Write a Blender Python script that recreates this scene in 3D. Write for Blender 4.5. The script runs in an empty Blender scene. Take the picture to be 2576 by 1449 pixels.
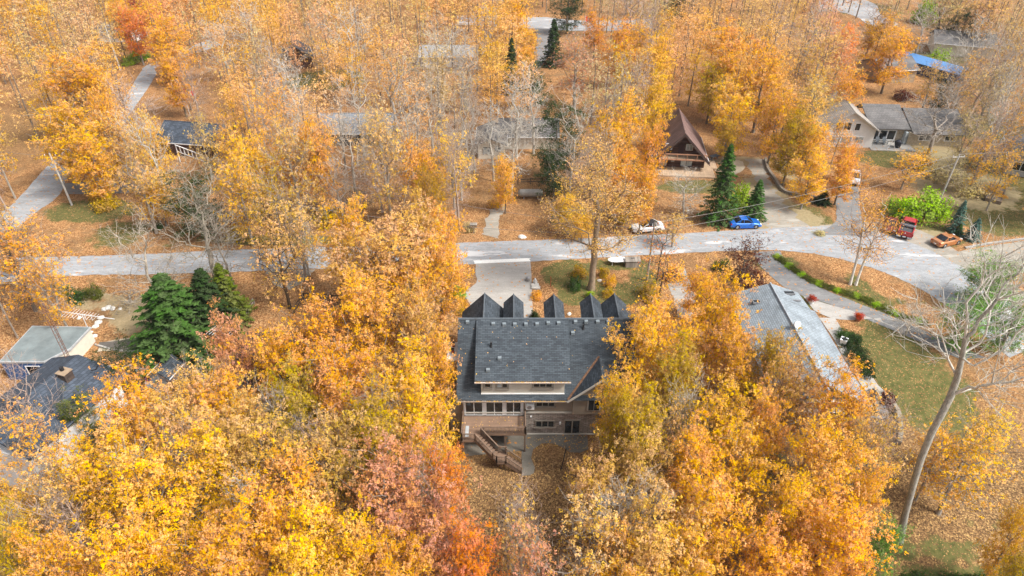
import bpy, math, random
import numpy as np
from mathutils import Vector, Matrix
R_ = math.radians
random.seed(7); rng = np.random.default_rng(11)
SC = bpy.context.scene
COL = SC.collection

# ------------------------------------------------------------------ camera, sky, sun, exposure
CAMZ, PITCH, FPX = 50.0, 35.0, 1717.3
cam_d = bpy.data.cameras.new('camera'); cam = bpy.data.objects.new('camera', cam_d); COL.objects.link(cam)
cam.location = (0, 0, CAMZ); cam.rotation_euler = (R_(90-PITCH), 0, 0)
cam_d.sensor_width = 36; cam_d.lens = FPX/2576*36; cam_d.clip_start = .5; cam_d.clip_end = 6000
SC.camera = cam
SUN_EL, SUN_AZ = 50, 115           # azimuth clockwise from +Y (north)
world = bpy.data.worlds.new('World'); SC.world = world; world.use_nodes = True
wn, wl = world.node_tree.nodes, world.node_tree.links
wn.clear()
sky = wn.new('ShaderNodeTexSky'); sky.sky_type = 'NISHITA'; sky.sun_disc = False
sky.sun_elevation = R_(SUN_EL); sky.sun_rotation = R_(SUN_AZ); sky.dust_density = 4; sky.air_density = 1.0
hs = wn.new('ShaderNodeHueSaturation'); hs.inputs['Saturation'].default_value = .3
bg = wn.new('ShaderNodeBackground'); bg.inputs['Strength'].default_value = .118
wo = wn.new('ShaderNodeOutputWorld')
wl.new(sky.outputs[0], hs.inputs['Color']); wl.new(hs.outputs[0], bg.inputs[0]); wl.new(bg.outputs[0], wo.inputs[0])
sd = bpy.data.lights.new('sun', 'SUN'); sd.energy = 2.7; sd.angle = R_(11); sd.color = (1, .95, .87)
sun = bpy.data.objects.new('sun', sd); COL.objects.link(sun); sun.location = (60, 0, 120)
sv = Vector((math.sin(R_(SUN_AZ))*math.cos(R_(SUN_EL)), math.cos(R_(SUN_AZ))*math.cos(R_(SUN_EL)), math.sin(R_(SUN_EL))))
sun.rotation_euler = sv.to_track_quat('Z', 'Y').to_euler()
SC.view_settings.view_transform = 'Standard'; SC.view_settings.look = 'None'
SC.view_settings.gamma = 1; SC.view_settings.exposure = .98
cy = SC.cycles
cy.max_bounces = 6; cy.diffuse_bounces = 2; cy.glossy_bounces = 2; cy.transmission_bounces = 3; cy.volume_bounces = 0
cy.use_adaptive_sampling = True; cy.adaptive_threshold = .015; cy.use_denoising = True

# ------------------------------------------------------------------ terrain height and picture-to-ground helpers
def S(a, b, t):
    t = np.clip((t-a)/(b-a), 0, 1); return t*t*(3-2*t)
def ground_h(x, y):
    x = np.asarray(x, float); y = np.asarray(y, float)
    h = -1.2*(1-S(60, 76, y)) - 3.1*(1-S(50.9, 58, y)) - 1.7*(1-S(28, 45.4, y))
    far = S(125, 230, y)
    h = h + far*1.2*np.sin(x*.035+1)*np.sin(y*.05)
    w = S(-60, -85, x)*S(60, 90, y)*0 + S(80, 120, np.abs(x-4))
    return h + w*.6*np.sin(x*.09)*np.sin(y*.07)
cp, sp = math.cos(R_(PITCH)), math.sin(R_(PITCH))
def ray(u, v):
    a = (u-1288)/FPX; b = -(v-724.5)/FPX
    return a, cp+b*sp, -sp+b*cp
def at(u, v, z=0.0):
    """the point of the level z whose picture position is u, v (2576 x 1449 frame)"""
    dx, dy, dz = ray(u, v); t = (z-CAMZ)/dz
    return dx*t, dy*t, z
def G(u, v, up=0.0):
    z = 0.0
    for _ in range(14):
        x, y, _z = at(u, v, z+up); z = .5*z+.5*float(ground_h(x, y))
    x, y, _z = at(u, v, z+up)
    return x, y, z
def proj(x, y, z):
    d = y*cp-(z-CAMZ)*sp; up = y*sp+(z-CAMZ)*cp
    return 1288+FPX*x/d, 724.5-FPX*up/d, d

def lin(c):
    return tuple(((v/255)/12.92 if v/255 <= .04045 else ((v/255+.055)/1.055)**2.4) for v in c)

# ------------------------------------------------------------------ object helpers
def tag(o, label=None, cat=None, group=None, kind=None):
    if label: o['label'] = label
    if cat: o['category'] = cat
    if group: o['group'] = group
    if kind: o['kind'] = kind
    return o
def thing(name, label, cat, loc=(0, 0, 0), rz=0, group=None):
    o = bpy.data.objects.new(name, None); o.empty_display_size = .3
    COL.objects.link(o); o.location = loc; o.rotation_euler = (0, 0, rz)
    return tag(o, label, cat, group)
def norm(v):
    l = math.sqrt(sum(a*a for a in v)) or 1; return tuple(a/l for a in v)
def cross(a, b): return (a[1]*b[2]-a[2]*b[1], a[2]*b[0]-a[0]*b[2], a[0]*b[1]-a[1]*b[0])
class MB:
    def __init__(s): s.v = []; s.f = []
    def add(s, vs, fs):
        n = len(s.v); s.v += [tuple(map(float, p)) for p in vs]; s.f += [tuple(i+n for i in f) for f in fs]; return s
    def box(s, x0, x1, y0, y1, z0, z1):
        return s.add([(x0, y0, z0), (x1, y0, z0), (x1, y1, z0), (x0, y1, z0), (x0, y0, z1), (x1, y0, z1), (x1, y1, z1), (x0, y1, z1)],
                     [(3, 2, 1, 0), (4, 5, 6, 7), (0, 1, 5, 4), (1, 2, 6, 5), (2, 3, 7, 6), (3, 0, 4, 7)])
    def obox(s, c, sz, rz=0, tilt=0):
        b = MB().box(-sz[0]/2, sz[0]/2, -sz[1]/2, sz[1]/2, 0, sz[2])
        M = Matrix.Translation(c) @ Matrix.Rotation(rz, 4, 'Z') @ Matrix.Rotation(tilt, 4, 'X')
        return s.add([M @ Vector(p) for p in b.v], b.f)
    def prism(s, pts, z0, z1):
        n = len(pts)
        a = sum(pts[i][0]*pts[(i+1) % n][1]-pts[(i+1) % n][0]*pts[i][1] for i in range(n))
        if a < 0: pts = pts[::-1]
        return s.add([(p[0], p[1], z0) for p in pts]+[(p[0], p[1], z1) for p in pts],
                     [tuple(range(n))[::-1], tuple(range(n, 2*n))]+[(i, (i+1) % n, n+(i+1) % n, n+i) for i in range(n)])
    def sprism(s, pts, x0, x1, ax='x'):
        """a profile (a, z) extruded along x (ax='x': a is y) or along y (a is x)"""
        n = len(pts)
        A = [(x0, p[0], p[1]) if ax == 'x' else (p[0], x0, p[1]) for p in pts]
        B = [(x1, p[0], p[1]) if ax == 'x' else (p[0], x1, p[1]) for p in pts]
        return s.add(A+B, [tuple(range(n)), tuple(range(n, 2*n))[::-1]]+[(i, n+i, n+(i+1) % n, (i+1) % n) for i in range(n)])
    def slab(s, q, t):
        """a quad or polygon of 3-D points given thickness t downwards along its normal"""
        n = norm(cross([q[1][i]-q[0][i] for i in range(3)], [q[2][i]-q[1][i] for i in range(3)]))
        if n[2] < 0: q = q[::-1]; n = tuple(-a for a in n)
        k = len(q)
        return s.add(list(q)+[tuple(p[i]-n[i]*t for i in range(3)) for p in q],
                     [tuple(range(k)), tuple(range(k, 2*k))[::-1]]+[(i, k+i, k+(i+1) % k, (i+1) % k) for i in range(k)])
    def bar(s, p, q, w=.1, h=None):
        h = h or w; d = norm([q[i]-p[i] for i in range(3)])
        up = (0, 0, 1) if abs(d[2]) < .95 else (0, 1, 0)
        a = norm(cross(d, up)); b = cross(a, d); vs = []
        for c in (p, q):
            for i, j in ((-1, -1), (1, -1), (1, 1), (-1, 1)):
                vs.append(tuple(c[k]+a[k]*i*w/2+b[k]*j*h/2 for k in range(3)))
        return s.add(vs, [(3, 2, 1, 0), (4, 5, 6, 7), (0, 1, 5, 4), (1, 2, 6, 5), (2, 3, 7, 6), (3, 0, 4, 7)])
    def tube(s, pts, rad, n=6, cap=True):
        m = len(pts); vs = []
        if not hasattr(rad, '__len__'): rad = [rad]*m
        for i in range(m):
            d = norm([pts[min(i+1, m-1)][k]-pts[max(i-1, 0)][k] for k in range(3)])
            up = (0, 0, 1) if abs(d[2]) < .9 else (1, 0, 0)
            a = norm(cross(d, up)); b = cross(a, d)
            for j in range(n):
                t = 2*math.pi*j/n; c, q = math.cos(t)*rad[i], math.sin(t)*rad[i]
                vs.append(tuple(pts[i][k]+a[k]*c+b[k]*q for k in range(3)))
        fs = [(i*n+j, i*n+(j+1) % n, (i+1)*n+(j+1) % n, (i+1)*n+j) for i in range(m-1) for j in range(n)]
        if cap: fs += [tuple(range(n))[::-1], tuple(range((m-1)*n, m*n))]
        return s.add(vs, fs)
    def cyl(s, c, r, h, n=12, r2=None):
        return s.tube([c, (c[0], c[1], c[2]+h)], [r, r if r2 is None else r2], n)
    def build(s, name, mat, parent=None, off=(0, 0, 0), smooth=False):
        me = bpy.data.meshes.new(name)
        me.from_pydata([(p[0]-off[0], p[1]-off[1], p[2]-off[2]) for p in s.v], [], s.f); me.update()
        if mat: me.materials.append(mat)
        if smooth: me.polygons.foreach_set('use_smooth', [True]*len(me.polygons))
        o = bpy.data.objects.new(name, me); COL.objects.link(o)
        if parent: o.parent = parent
        return o
def copy_tree(o, parent=None):
    c = o.copy(); COL.objects.link(c)
    if parent: c.parent = parent
    for ch in o.children: copy_tree(ch, c)
    return c

# ------------------------------------------------------------------ materials
def newmat(name):
    m = bpy.data.materials.new(name); m.use_nodes = True; n = m.node_tree.nodes; n.clear(); return m, n, m.node_tree.links
def nd(n, t, **k):
    o = n.new('ShaderNode'+t)
    for a, b in k.items():
        if a.startswith('i_'): o.inputs[a[2:].replace('_', ' ')].default_value = b
        else: setattr(o, a, b)
    return o
def ramp(n, stops):
    r = n.new('ShaderNodeValToRGB'); e = r.color_ramp.elements
    while len(e) < len(stops): e.new(.5)
    for i, (p, c) in enumerate(stops):
        e[i].position = p; e[i].color = tuple(c)+((1,) if len(c) == 3 else ())
    return r
def mixc(n, l, fac, a, b, mode='MIX'):
    m = n.new('ShaderNodeMix'); m.data_type = 'RGBA'; m.blend_type = mode
    for s, v in ((m.inputs[0], fac), (m.inputs[6], a), (m.inputs[7], b)):
        if hasattr(v, 'is_linked') or hasattr(v, 'links'): l.new(v, s)
        elif isinstance(v, (int, float)): s.default_value = v
        else: s.default_value = tuple(v)+((1,) if len(v) == 3 else ())
    return m.outputs[2]
def finish(n, l, col, rough=.8, metal=0, bump=None, spec=.3):
    p = nd(n, 'BsdfPrincipled'); o = nd(n, 'OutputMaterial')
    if hasattr(col, 'links'): l.new(col, p.inputs['Base Color'])
    else: p.inputs['Base Color'].default_value = tuple(col)+(1,)
    p.inputs['Roughness'].default_value = rough; p.inputs['Metallic'].default_value = metal
    p.inputs['Specular IOR Level'].default_value = spec
    if bump is not None:
        b = nd(n, 'Bump'); b.inputs['Strength'].default_value = .5; b.inputs['Distance'].default_value = .03
        l.new(bump, b.inputs['Height']); l.new(b.outputs[0], p.inputs['Normal'])
    l.new(p.outputs[0], o.inputs[0])
def noise(n, l, scale, detail=4, vec=None, rough=.6):
    t = nd(n, 'TexNoise'); t.inputs['Scale'].default_value = scale; t.inputs['Detail'].default_value = detail
    t.inputs['Roughness'].default_value = rough
    if vec is not None: l.new(vec, t.inputs['Vector'])
    return t.outputs['Fac']
def plain(name, c, rough=.7, metal=0, var=.18, scale=2.5, spec=.3):
    m, n, l = newmat(name); tc = nd(n, 'TexCoord')
    f = noise(n, l, scale, 5, tc.outputs['Object'])
    r = ramp(n, [(.3, tuple(v*(1-var) for v in c)), (.7, tuple(min(1, v*(1+var)) for v in c))])
    l.new(f, r.inputs[0]); finish(n, l, r.outputs[0], rough, metal, spec=spec); return m
def axes_vec(n, l, ax, kz=1.5, src='Object'):
    tc = nd(n, 'TexCoord'); sx = nd(n, 'SeparateXYZ'); cb = nd(n, 'CombineXYZ')
    l.new(tc.outputs[src], sx.inputs[0]); l.new(sx.outputs[0 if ax == 'x' else 1], cb.inputs[0])
    m = nd(n, 'Math', operation='MULTIPLY'); m.inputs[1].default_value = kz; l.new(sx.outputs[2], m.inputs[0]); l.new(m.outputs[0], cb.inputs[1])
    return cb.outputs[0], tc
def shingle(name, c, ax='x', bw=.45, rh=.2, contrast=.35, kz=1.6, c2=None):
    m, n, l = newmat(name); v, tc = axes_vec(n, l, ax, kz)
    b = nd(n, 'TexBrick'); b.offset = .5; b.inputs['Scale'].default_value = 1
    b.inputs['Brick Width'].default_value = bw; b.inputs['Row Height'].default_value = rh; b.inputs['Mortar Size'].default_value = .018
    l.new(v, b.inputs['Vector'])
    hi = c2 or tuple(x*(1+contrast) for x in c)
    b.inputs['Color1'].default_value = tuple(x*(1-contrast) for x in c)+(1,); b.inputs['Color2'].default_value = tuple(hi)+(1,)
    b.inputs['Mortar'].default_value = tuple(x*.45 for x in c)+(1,)
    f = noise(n, l, .6, 5, tc.outputs['Object']); r = ramp(n, [(.3, (.72,)*3), (.75, (1.22,)*3)]); l.new(f, r.inputs[0])
    col = mixc(n, l, 1.0, b.outputs[0], r.outputs[0], 'MULTIPLY')
    finish(n, l, col, .85, spec=.25); return m
def stonewall(name, c1, c2, mortar, ax='x', bw=.5, rh=.17):
    m, n, l = newmat(name); v, tc = axes_vec(n, l, ax, 1)
    b = nd(n, 'TexBrick'); b.inputs['Scale'].default_value = 1; b.inputs['Brick Width'].default_value = bw; b.inputs['Row Height'].default_value = rh
    b.inputs['Mortar Size'].default_value = .02; b.inputs['Color1'].default_value = c1+(1,); b.inputs['Color2'].default_value = c2+(1,); b.inputs['Mortar'].default_value = mortar+(1,)
    l.new(v, b.inputs['Vector'])
    f = noise(n, l, 3, 4, tc.outputs['Object']); r = ramp(n, [(.3, (.75,)*3), (.7, (1.25,)*3)]); l.new(f, r.inputs[0])
    finish(n, l, mixc(n, l, 1, b.outputs[0], r.outputs[0], 'MULTIPLY'), .9); return m
def boards(name, c, ax='z', w=.2, var=.25):
    """planks: thin dark joints every w along the axis, tone changing from plank to plank"""
    m, n, l = newmat(name); tc = nd(n, 'TexCoord'); sx = nd(n, 'SeparateXYZ'); l.new(tc.outputs['Object'], sx.inputs[0])
    d = nd(n, 'Math', operation='DIVIDE'); d.inputs[1].default_value = w; l.new(sx.outputs['xyz'.index(ax)], d.inputs[0])
    fl = nd(n, 'Math', operation='FLOOR'); l.new(d.outputs[0], fl.inputs[0]); fr = nd(n, 'Math', operation='FRACT'); l.new(d.outputs[0], fr.inputs[0])
    wn_ = nd(n, 'TexWhiteNoise', noise_dimensions='1D'); l.new(fl.outputs[0], wn_.inputs['W'])
    r = ramp(n, [(0, tuple(x*(1-var) for x in c)), (1, tuple(x*(1+var) for x in c))]); l.new(wn_.outputs[0], r.inputs[0])
    g = ramp(n, [(0, (.35,)*3), (.09, (1,)*3)]); l.new(fr.outputs[0], g.inputs[0])
    col = mixc(n, l, 1, r.outputs[0], g.outputs[0], 'MULTIPLY')
    f = noise(n, l, 1.3, 5, tc.outputs['Object']); r2 = ramp(n, [(.3, (.8,)*3), (.7, (1.15,)*3)]); l.new(f, r2.inputs[0])
    finish(n, l, mixc(n, l, 1, col, r2.outputs[0], 'MULTIPLY'), .8); return m
def glassy(name, c=(.02, .024, .026), rough=.12):
    m, n, l = newmat(name); tc = nd(n, 'TexCoord'); f = noise(n, l, .8, 3, tc.outputs['Object'])
    r = ramp(n, [(.35, tuple(x*.5 for x in c)), (.7, tuple(x*1.7 for x in c))]); l.new(f, r.inputs[0]); finish(n, l, r.outputs[0], rough, spec=.6); return m
def paved(name, c, patch=.25, light=None, lthr=.62, stain=.6, rough=.9):
    m, n, l = newmat(name); tc = nd(n, 'TexCoord'); v = tc.outputs['Object']
    mp = nd(n, 'Mapping'); mp.inputs['Scale'].default_value = (.35, 1.2, 1); l.new(v, mp.inputs[0])
    a = ramp(n, [(.3, tuple(x*(1-patch) for x in c)), (.7, tuple(x*(1+patch) for x in c))]); l.new(noise(n, l, .5, 7, mp.outputs[0], .65), a.inputs[0])
    fine = ramp(n, [(.3, (.86,)*3), (.7, (1.12,)*3)]); l.new(noise(n, l, 9, 3, v), fine.inputs[0])
    col = mixc(n, l, 1, a.outputs[0], fine.outputs[0], 'MULTIPLY')
    cr = ramp(n, [(.44, (1,)*3), (.485, (stain,)*3), (.50, (stain,)*3), (.54, (1,)*3)]); l.new(noise(n, l, .9, 6, mp.outputs[0], .7), cr.inputs[0])
    col = mixc(n, l, .7, col, mixc(n, l, 1, col, cr.outputs[0], 'MULTIPLY'))
    if light:
        k = ramp(n, [(lthr, (0,)*3), (lthr+.05, (1,)*3)]); l.new(noise(n, l, .33, 5, mp.outputs[0]), k.inputs[0]); col = mixc(n, l, k.outputs[0], col, light)
    # scattered fallen leaves
    vo = nd(n, 'TexVoronoi'); vo.inputs['Scale'].default_value = 5; l.new(v, vo.inputs[0]); vr = nd(n, 'SeparateColor'); l.new(vo.outputs['Color'], vr.inputs[0])
    k2 = ramp(n, [(.965, (0,)*3), (.97, (1,)*3)]); l.new(vr.outputs[0], k2.inputs[0])
    col = mixc(n, l, k2.outputs[0], col, (.42, .2, .06))
    finish(n, l, col, rough); return m

ASPH = paved('old_asphalt', (.3, .31, .325), .16, (.48, .48, .49), .6, .72)
ASPH2 = paved('drive_asphalt', (.19, .19, .192), .22, (.3, .29, .28), .68, .7)
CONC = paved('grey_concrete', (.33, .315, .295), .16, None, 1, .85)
CONCD = paved('shaded_patio_concrete', (.17, .155, .13), .2, None, 1, .8)  # darker copy of the concrete: the patio's shade is put into its colour
GRAVEL = paved('pale_gravel', (.29, .265, .225), .22, (.36, .34, .3), .6, .85)
WHITEG = plain('white_stone_chips', (.72, .72, .7), .9, var=.12, scale=6)
SAND = plain('pale_sand', (.42, .36, .27), .95, var=.12, scale=3)

def ground_mat():
    m, n, l = newmat('leaf_strewn_ground'); tc = nd(n, 'TexCoord'); v = tc.outputs['Object']
    def cells(s):
        vo = nd(n, 'TexVoronoi'); vo.inputs['Scale'].default_value = s; l.new(v, vo.inputs[0]); sc = nd(n, 'SeparateColor'); l.new(vo.outputs['Color'], sc.inputs[0]); return sc
    c1 = cells(9); c2 = cells(9.5)
    litter = ramp(n, [(0, (.12, .055, .025)), (.3, (.24, .118, .05)), (.6, (.36, .185, .08)), (.86, (.46, .26, .115)), (1, (.55, .36, .18))]); l.new(c1.outputs[0], litter.inputs[0])
    big = ramp(n, [(.28, (.5, .5, .5)), (.5, (.9, .9, .88)), (.75, (1.15, 1.12, 1.08))]); l.new(noise(n, l, .22, 6, v, .65), big.inputs[0])
    col = mixc(n, l, 1, litter.outputs[0], big.outputs[0], 'MULTIPLY')
    soil = ramp(n, [(.3, (.13, .08, .04)), (.7, (.25, .155, .08))]); l.new(noise(n, l, 4, 5, v, .7), soil.inputs[0])
    sm = ramp(n, [(.36, (.75,)*3), (.5, (0,)*3)]); l.new(noise(n, l, .4, 7, v, .72), sm.inputs[0]); col = mixc(n, l, sm.outputs[0], col, soil.outputs[0])
    # older browner litter where painted so, grass where painted so
    def attr(name):
        a = nd(n, 'Attribute'); a.attribute_name = name; return a.outputs['Fac']
    old = ramp(n, [(0, (.06, .036, .018)), (.45, (.17, .098, .045)), (.8, (.27, .16, .07)), (1, (.46, .3, .12))]); l.new(c1.outputs[1], old.inputs[0])
    col = mixc(n, l, attr('old'), col, old.outputs[0])
    grass = ramp(n, [(.25, (.035, .05, .014)), (.5, (.1, .098, .032)), (.8, (.19, .155, .06))]); l.new(noise(n, l, 1.6, 6, v, .7), grass.inputs[0])
    ns = noise(n, l, .55, 6, v, .66)
    ad = nd(n, 'Math', operation='MULTIPLY_ADD'); l.new(attr('grass'), ad.inputs[0]); ad.inputs[1].default_value = 1.25; l.new(ns, ad.inputs[2])
    thr = ramp(n, [(.82, (0,)*3), (.94, (1,)*3)])
    sub = nd(n, 'Math', operation='MULTIPLY'); sub.inputs[1].default_value = .85; l.new(ad.outputs[0], sub.inputs[0]); l.new(sub.outputs[0], thr.inputs[0])
    lf = ramp(n, [(.85, (1,)*3), (.88, (0,)*3)]); l.new(c2.outputs[0], lf.inputs[0])
    gm = mixc(n, l, 1, thr.outputs[0], lf.outputs[0], 'MULTIPLY')
    col = mixc(n, l, gm, col, grass.outputs[0])
    dry = ramp(n, [(.2, (.2, .16, .09)), (.8, (.4, .33, .2))]); l.new(noise(n, l, 2.2, 6, v, .75), dry.inputs[0])
    da = nd(n, 'Math', operation='MULTIPLY_ADD'); l.new(attr('dry'), da.inputs[0]); da.inputs[1].default_value = 1.2; l.new(noise(n, l, .8, 5, v), da.inputs[2])
    dt = ramp(n, [(.8, (0,)*3), (.95, (.85,)*3)]); l.new(da.outputs[0], dt.inputs[0]); col = mixc(n, l, dt.outputs[0], col, dry.outputs[0])
    finish(n, l, col, .95, bump=noise(n, l, 3, 5, v), spec=.1); return m

def leaf_mat(name='tree_leaves', own=False, trans=.3, hue=.02, val=.2, alt=.5):
    m, n, l = newmat(name); oi = nd(n, 'ObjectInfo'); a = nd(n, 'Attribute'); a.attribute_name = 'rnd'
    a2 = nd(n, 'Attribute'); a2.attribute_name = 'clump'
    h = nd(n, 'HueSaturation')
    def mr(src, lo, hi):
        q = nd(n, 'MapRange'); q.inputs['To Min'].default_value = lo; q.inputs['To Max'].default_value = hi; l.new(src, q.inputs[0]); return q.outputs[0]
    l.new(mr(a2.outputs['Fac'], .5-hue*.3, .5+hue*1.2), h.inputs['Hue']); l.new(mr(a.outputs['Fac'], 1-val, 1+val), h.inputs['Value'])
    l.new(mr(a2.outputs['Fac'], .82, 1.12), h.inputs['Saturation']); 
    if own:
        cb = nd(n, 'CombineColor')
        for i, q in enumerate(('cr', 'cg', 'cb')): aa = nd(n, 'Attribute'); aa.attribute_name = q; l.new(aa.outputs['Fac'], cb.inputs[i])
        l.new(cb.outputs[0], h.inputs['Color'])
    else: l.new(oi.outputs['Color'], h.inputs['Color'])
    d = nd(n, 'BsdfDiffuse'); t = nd(n, 'BsdfTranslucent'); mx = nd(n, 'MixShader'); mx.inputs[0].default_value = trans
    l.new(h.outputs[0], d.inputs[0]); l.new(h.outputs[0], t.inputs[0]); l.new(d.outputs[0], mx.inputs[1]); l.new(t.outputs[0], mx.inputs[2])
    o = nd(n, 'OutputMaterial'); l.new(mx.outputs[0], o.inputs[0]); return m
LEAF = leaf_mat(); LEAFW = leaf_mat('wood_leaves', True); NEEDLE = leaf_mat('evergreen_needles', False, .15, .02, .35)
def bark_mat():
    m, n, l = newmat('tree_bark'); oi = nd(n, 'ObjectInfo'); tc = nd(n, 'TexCoord')
    mp = nd(n, 'Mapping'); mp.inputs['Scale'].default_value = (5, 5, .8); l.new(tc.outputs['Object'], mp.inputs[0])
    r = ramp(n, [(.35, (.5,)*3), (.65, (1.3,)*3)]); l.new(noise(n, l, 2.2, 6, mp.outputs[0], .75), r.inputs[0])
    finish(n, l, mixc(n, l, 1, oi.outputs['Color'], r.outputs[0], 'MULTIPLY'), .95, spec=.1); return m
BARK = bark_mat()
WHITE = plain('white_painted_trim', (.72, .73, .74), .5, var=.06); GREYM = plain('grey_metal', (.3, .3, .31), .45, .6)
DARKM = plain('black_metal', (.03, .03, .033), .5, .3); GLASS = glassy('dark_window_glass'); PALEGL = glassy('curtained_window_glass', (.3, .34, .36), .3)
WOODG = plain('weathered_pole_wood', (.32, .28, .24), .9, var=.3, scale=4)
def paint(name, c, metal=.25):
    m, n, l = newmat(name); finish(n, l, c, .28, metal, spec=.5); p = [x for x in n if x.type == 'BSDF_PRINCIPLED'][0]; p.inputs['Coat Weight'].default_value = .6; return m

# ------------------------------------------------------------------ ground
def axis(lo, hi, step, far):
    a = list(np.arange(lo, hi+.01, step)); s = step; x = hi
    while x < far: s *= 1.25; x += s; a.append(x)
    s = step; x = lo; pre = []
    while x > -far: s *= 1.25; x -= s; pre.append(x)
    return np.array(pre[::-1]+a)
xs, ys = axis(-100, 120, 1.0, 2500), axis(24, 170, .8, 2500)
X, Y = np.meshgrid(xs, ys); Z = ground_h(X, Y)
me = bpy.data.meshes.new('ground'); nx, ny = len(xs), len(ys)
vv = np.stack([X, Y, Z], -1).reshape(-1, 3)
idx = np.arange(nx*ny).reshape(ny, nx)
fq = np.stack([idx[:-1, :-1], idx[:-1, 1:], idx[1:, 1:], idx[1:, :-1]], -1).reshape(-1, 4)
me.from_pydata(vv.tolist(), [], fq.tolist()); me.update()
def painted(spots):
    f = np.zeros(X.shape)
    for u, v, rx, ry, s in spots:
        x, y, _ = G(u, v); f = np.maximum(f, s*np.clip(1.6-1.3*np.sqrt(((X-x)/rx)**2+((Y-y)/ry)**2), 0, 1))
    return f.ravel()
GR = [(1430, 690, 4, 4, .9), (1560, 665, 7, 2, .6), (1450, 740, 3, 3, .8), (1540, 740, 5, 4, .65), (1620, 700, 3, 4, .6), (2310, 960, 7, 7, .62), (2250, 870, 6, 7, .6), (2380, 1010, 5, 7, .55), (640, 470, 30, 14, .2), (1150, 400, 40, 20, .2),
      (2500, 540, 9, 7, 1), (2560, 480, 8, 14, 1), (2410, 420, 8, 10, .7), (2260, 400, 9, 5, .75), (2050, 560, 5, 4, .6), (2000, 530, 7, 4, .5), (230, 530, 9, 5, .7), (300, 590, 6, 6, .55), (430, 610, 14, 2, .4),
      (700, 605, 12, 2, .65), (1750, 470, 8, 3, .8), (2350, 590, 6, 5, .6), (2080, 760, 14, 1.6, .7), (1950, 660, 5, 3, .55), (2200, 780, 3, 10, .6), (2340, 1380, 8, 1.6, .55), (2450, 1440, 12, 1.2, .6), (2400, 1320, 12, 2, .3),
      (820, 200, 12, 10, .7), (2330, 150, 14, 10, .6), (1450, 60, 20, 6, .5), (1920, 1150, 3, 6, .9), (260, 660, 6, 3, .3), (1290, 640, 7, 1.5, .3), (2170, 20, 20, 12, .6), (2480, 320, 14, 12, .5), (650, 640, 1, 1, 0)]
OLD = [(1320, 1260, 14, 9, .95), (2420, 1270, 26, 12, 1.0), (2400, 1100, 12, 8, .7), (2200, 1350, 20, 10, .8), (2100, 1250, 20, 12, .6), (60, 330, 22, 18, .8), (700, 1250, 45, 14, .7), (2050, 300, 10, 10, .3), (1970, 480, 4, 9, .5), (1250, 480, 8, 6, .25), (2250, 240, 14, 5, .6)]
DRY = [(1930, 500, 4, 9, .75), (1960, 550, 7, 5, .8), (400, 790, 7, 4, .7), (250, 760, 6, 3, .35), (2420, 470, 9, 9, .75), (2350, 380, 8, 8, .6), (2000, 430, 4, 6, .5), (2330, 600, 5, 3, .6), (1860, 405, 5, 2, .8)]
for nm, sp_ in (('grass', GR), ('old', OLD), ('dry', DRY)):
    me.attributes.new(nm, 'FLOAT', 'POINT').data.foreach_set('value', painted(sp_))
me.materials.append(ground_mat()); me.polygons.foreach_set('use_smooth', [True]*len(me.polygons))
gr = bpy.data.objects.new('ground', me); COL.objects.link(gr); tag(gr, kind='structure')

def resample(pl, n):
    P = np.array(pl, float); d = np.r_[0, np.cumsum(np.hypot(*np.diff(P[:, :2], axis=0).T))]
    # smooth curve through the points (Catmull-Rom)
    Q = []
    for t in np.linspace(0, d[-1], n):
        i = min(np.searchsorted(d, t, 'right')-1, len(P)-2); f = (t-d[i])/max(d[i+1]-d[i], 1e-6)
        p0, p1, p2, p3 = P[max(i-1, 0)], P[i], P[i+1], P[min(i+2, len(P)-1)]
        Q.append(.5*((2*p1)+(-p0+p2)*f+(2*p0-5*p1+4*p2-p3)*f*f+(-p0+3*p1-3*p2+p3)*f**3))
    return np.array(Q)
def sheet(name, a, b, mat, off, kind='structure', world=False, jag=.12):
    """a surface laid on the ground between two edge lines given in picture positions"""
    A = [G(*p)[:2] for p in a] if not world else a; B = [G(*p)[:2] for p in b] if not world else b
    L = max(np.hypot(*np.diff(np.array(A), axis=0).T).sum(), 2); n = int(L/.9)+2
    A = resample(A, n); B = resample(B, n); W = np.hypot(*(A-B).T).mean(); k = int(W/.9)+2
    jr = random.Random(len(name)+n)
    vs, fs = [], []
    for i in range(n):
        w = max(np.hypot(*(A[i]-B[i])), .1)
        ja, jb = jr.uniform(-jag, jag)/w, jr.uniform(-jag, jag)/w
        for j in range(k+1):
            t = j/k; t = ja+(1-ja+jb)*t; x, y = A[i]*(1-t)+B[i]*t; vs.append((x, y, float(ground_h(x, y))+off))
    for i in range(n-1):
        for j in range(k):
            q = i*(k+1)+j; fs.append((q, q+1, q+k+2, q+k+1))
    m = MB().add(vs, fs); o = m.build(name, mat); 
    o.data.update()
    if o.data.polygons[0].normal.z < 0: o.data.flip_normals()
    return tag(o, kind=kind)
sheet('road', [(-260, 672), (0, 650), (180, 646), (400, 638), (640, 627), (830, 621), (1160, 611), (1480, 599), (1700, 588), (1900, 577), (2040, 570), (2140, 572), (2230, 590), (2320, 622), (2400, 662), (2480, 712), (2560, 775), (2650, 850)],
      [(-260, 735), (0, 712), (180, 694), (400, 690), (640, 682), (830, 675), (1160, 666), (1480, 650), (1700, 638), (1880, 630), (1990, 632), (2080, 645), (2160, 664), (2240, 692), (2320, 730), (2390, 775), (2450, 820), (2540, 900)], ASPH, .030)
sheet('side_road', [(-190, 640), (-40, 560), (30, 515), (80, 462), (128, 410), (200, 345), (300, 262), (352, 185), (380, 160), (520, 100)],
      [(-100, 690), (40, 575), (95, 532), (150, 490), (182, 428), (260, 380), (345, 262), (392, 190), (404, 166), (560, 112)], ASPH, .034)
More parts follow.
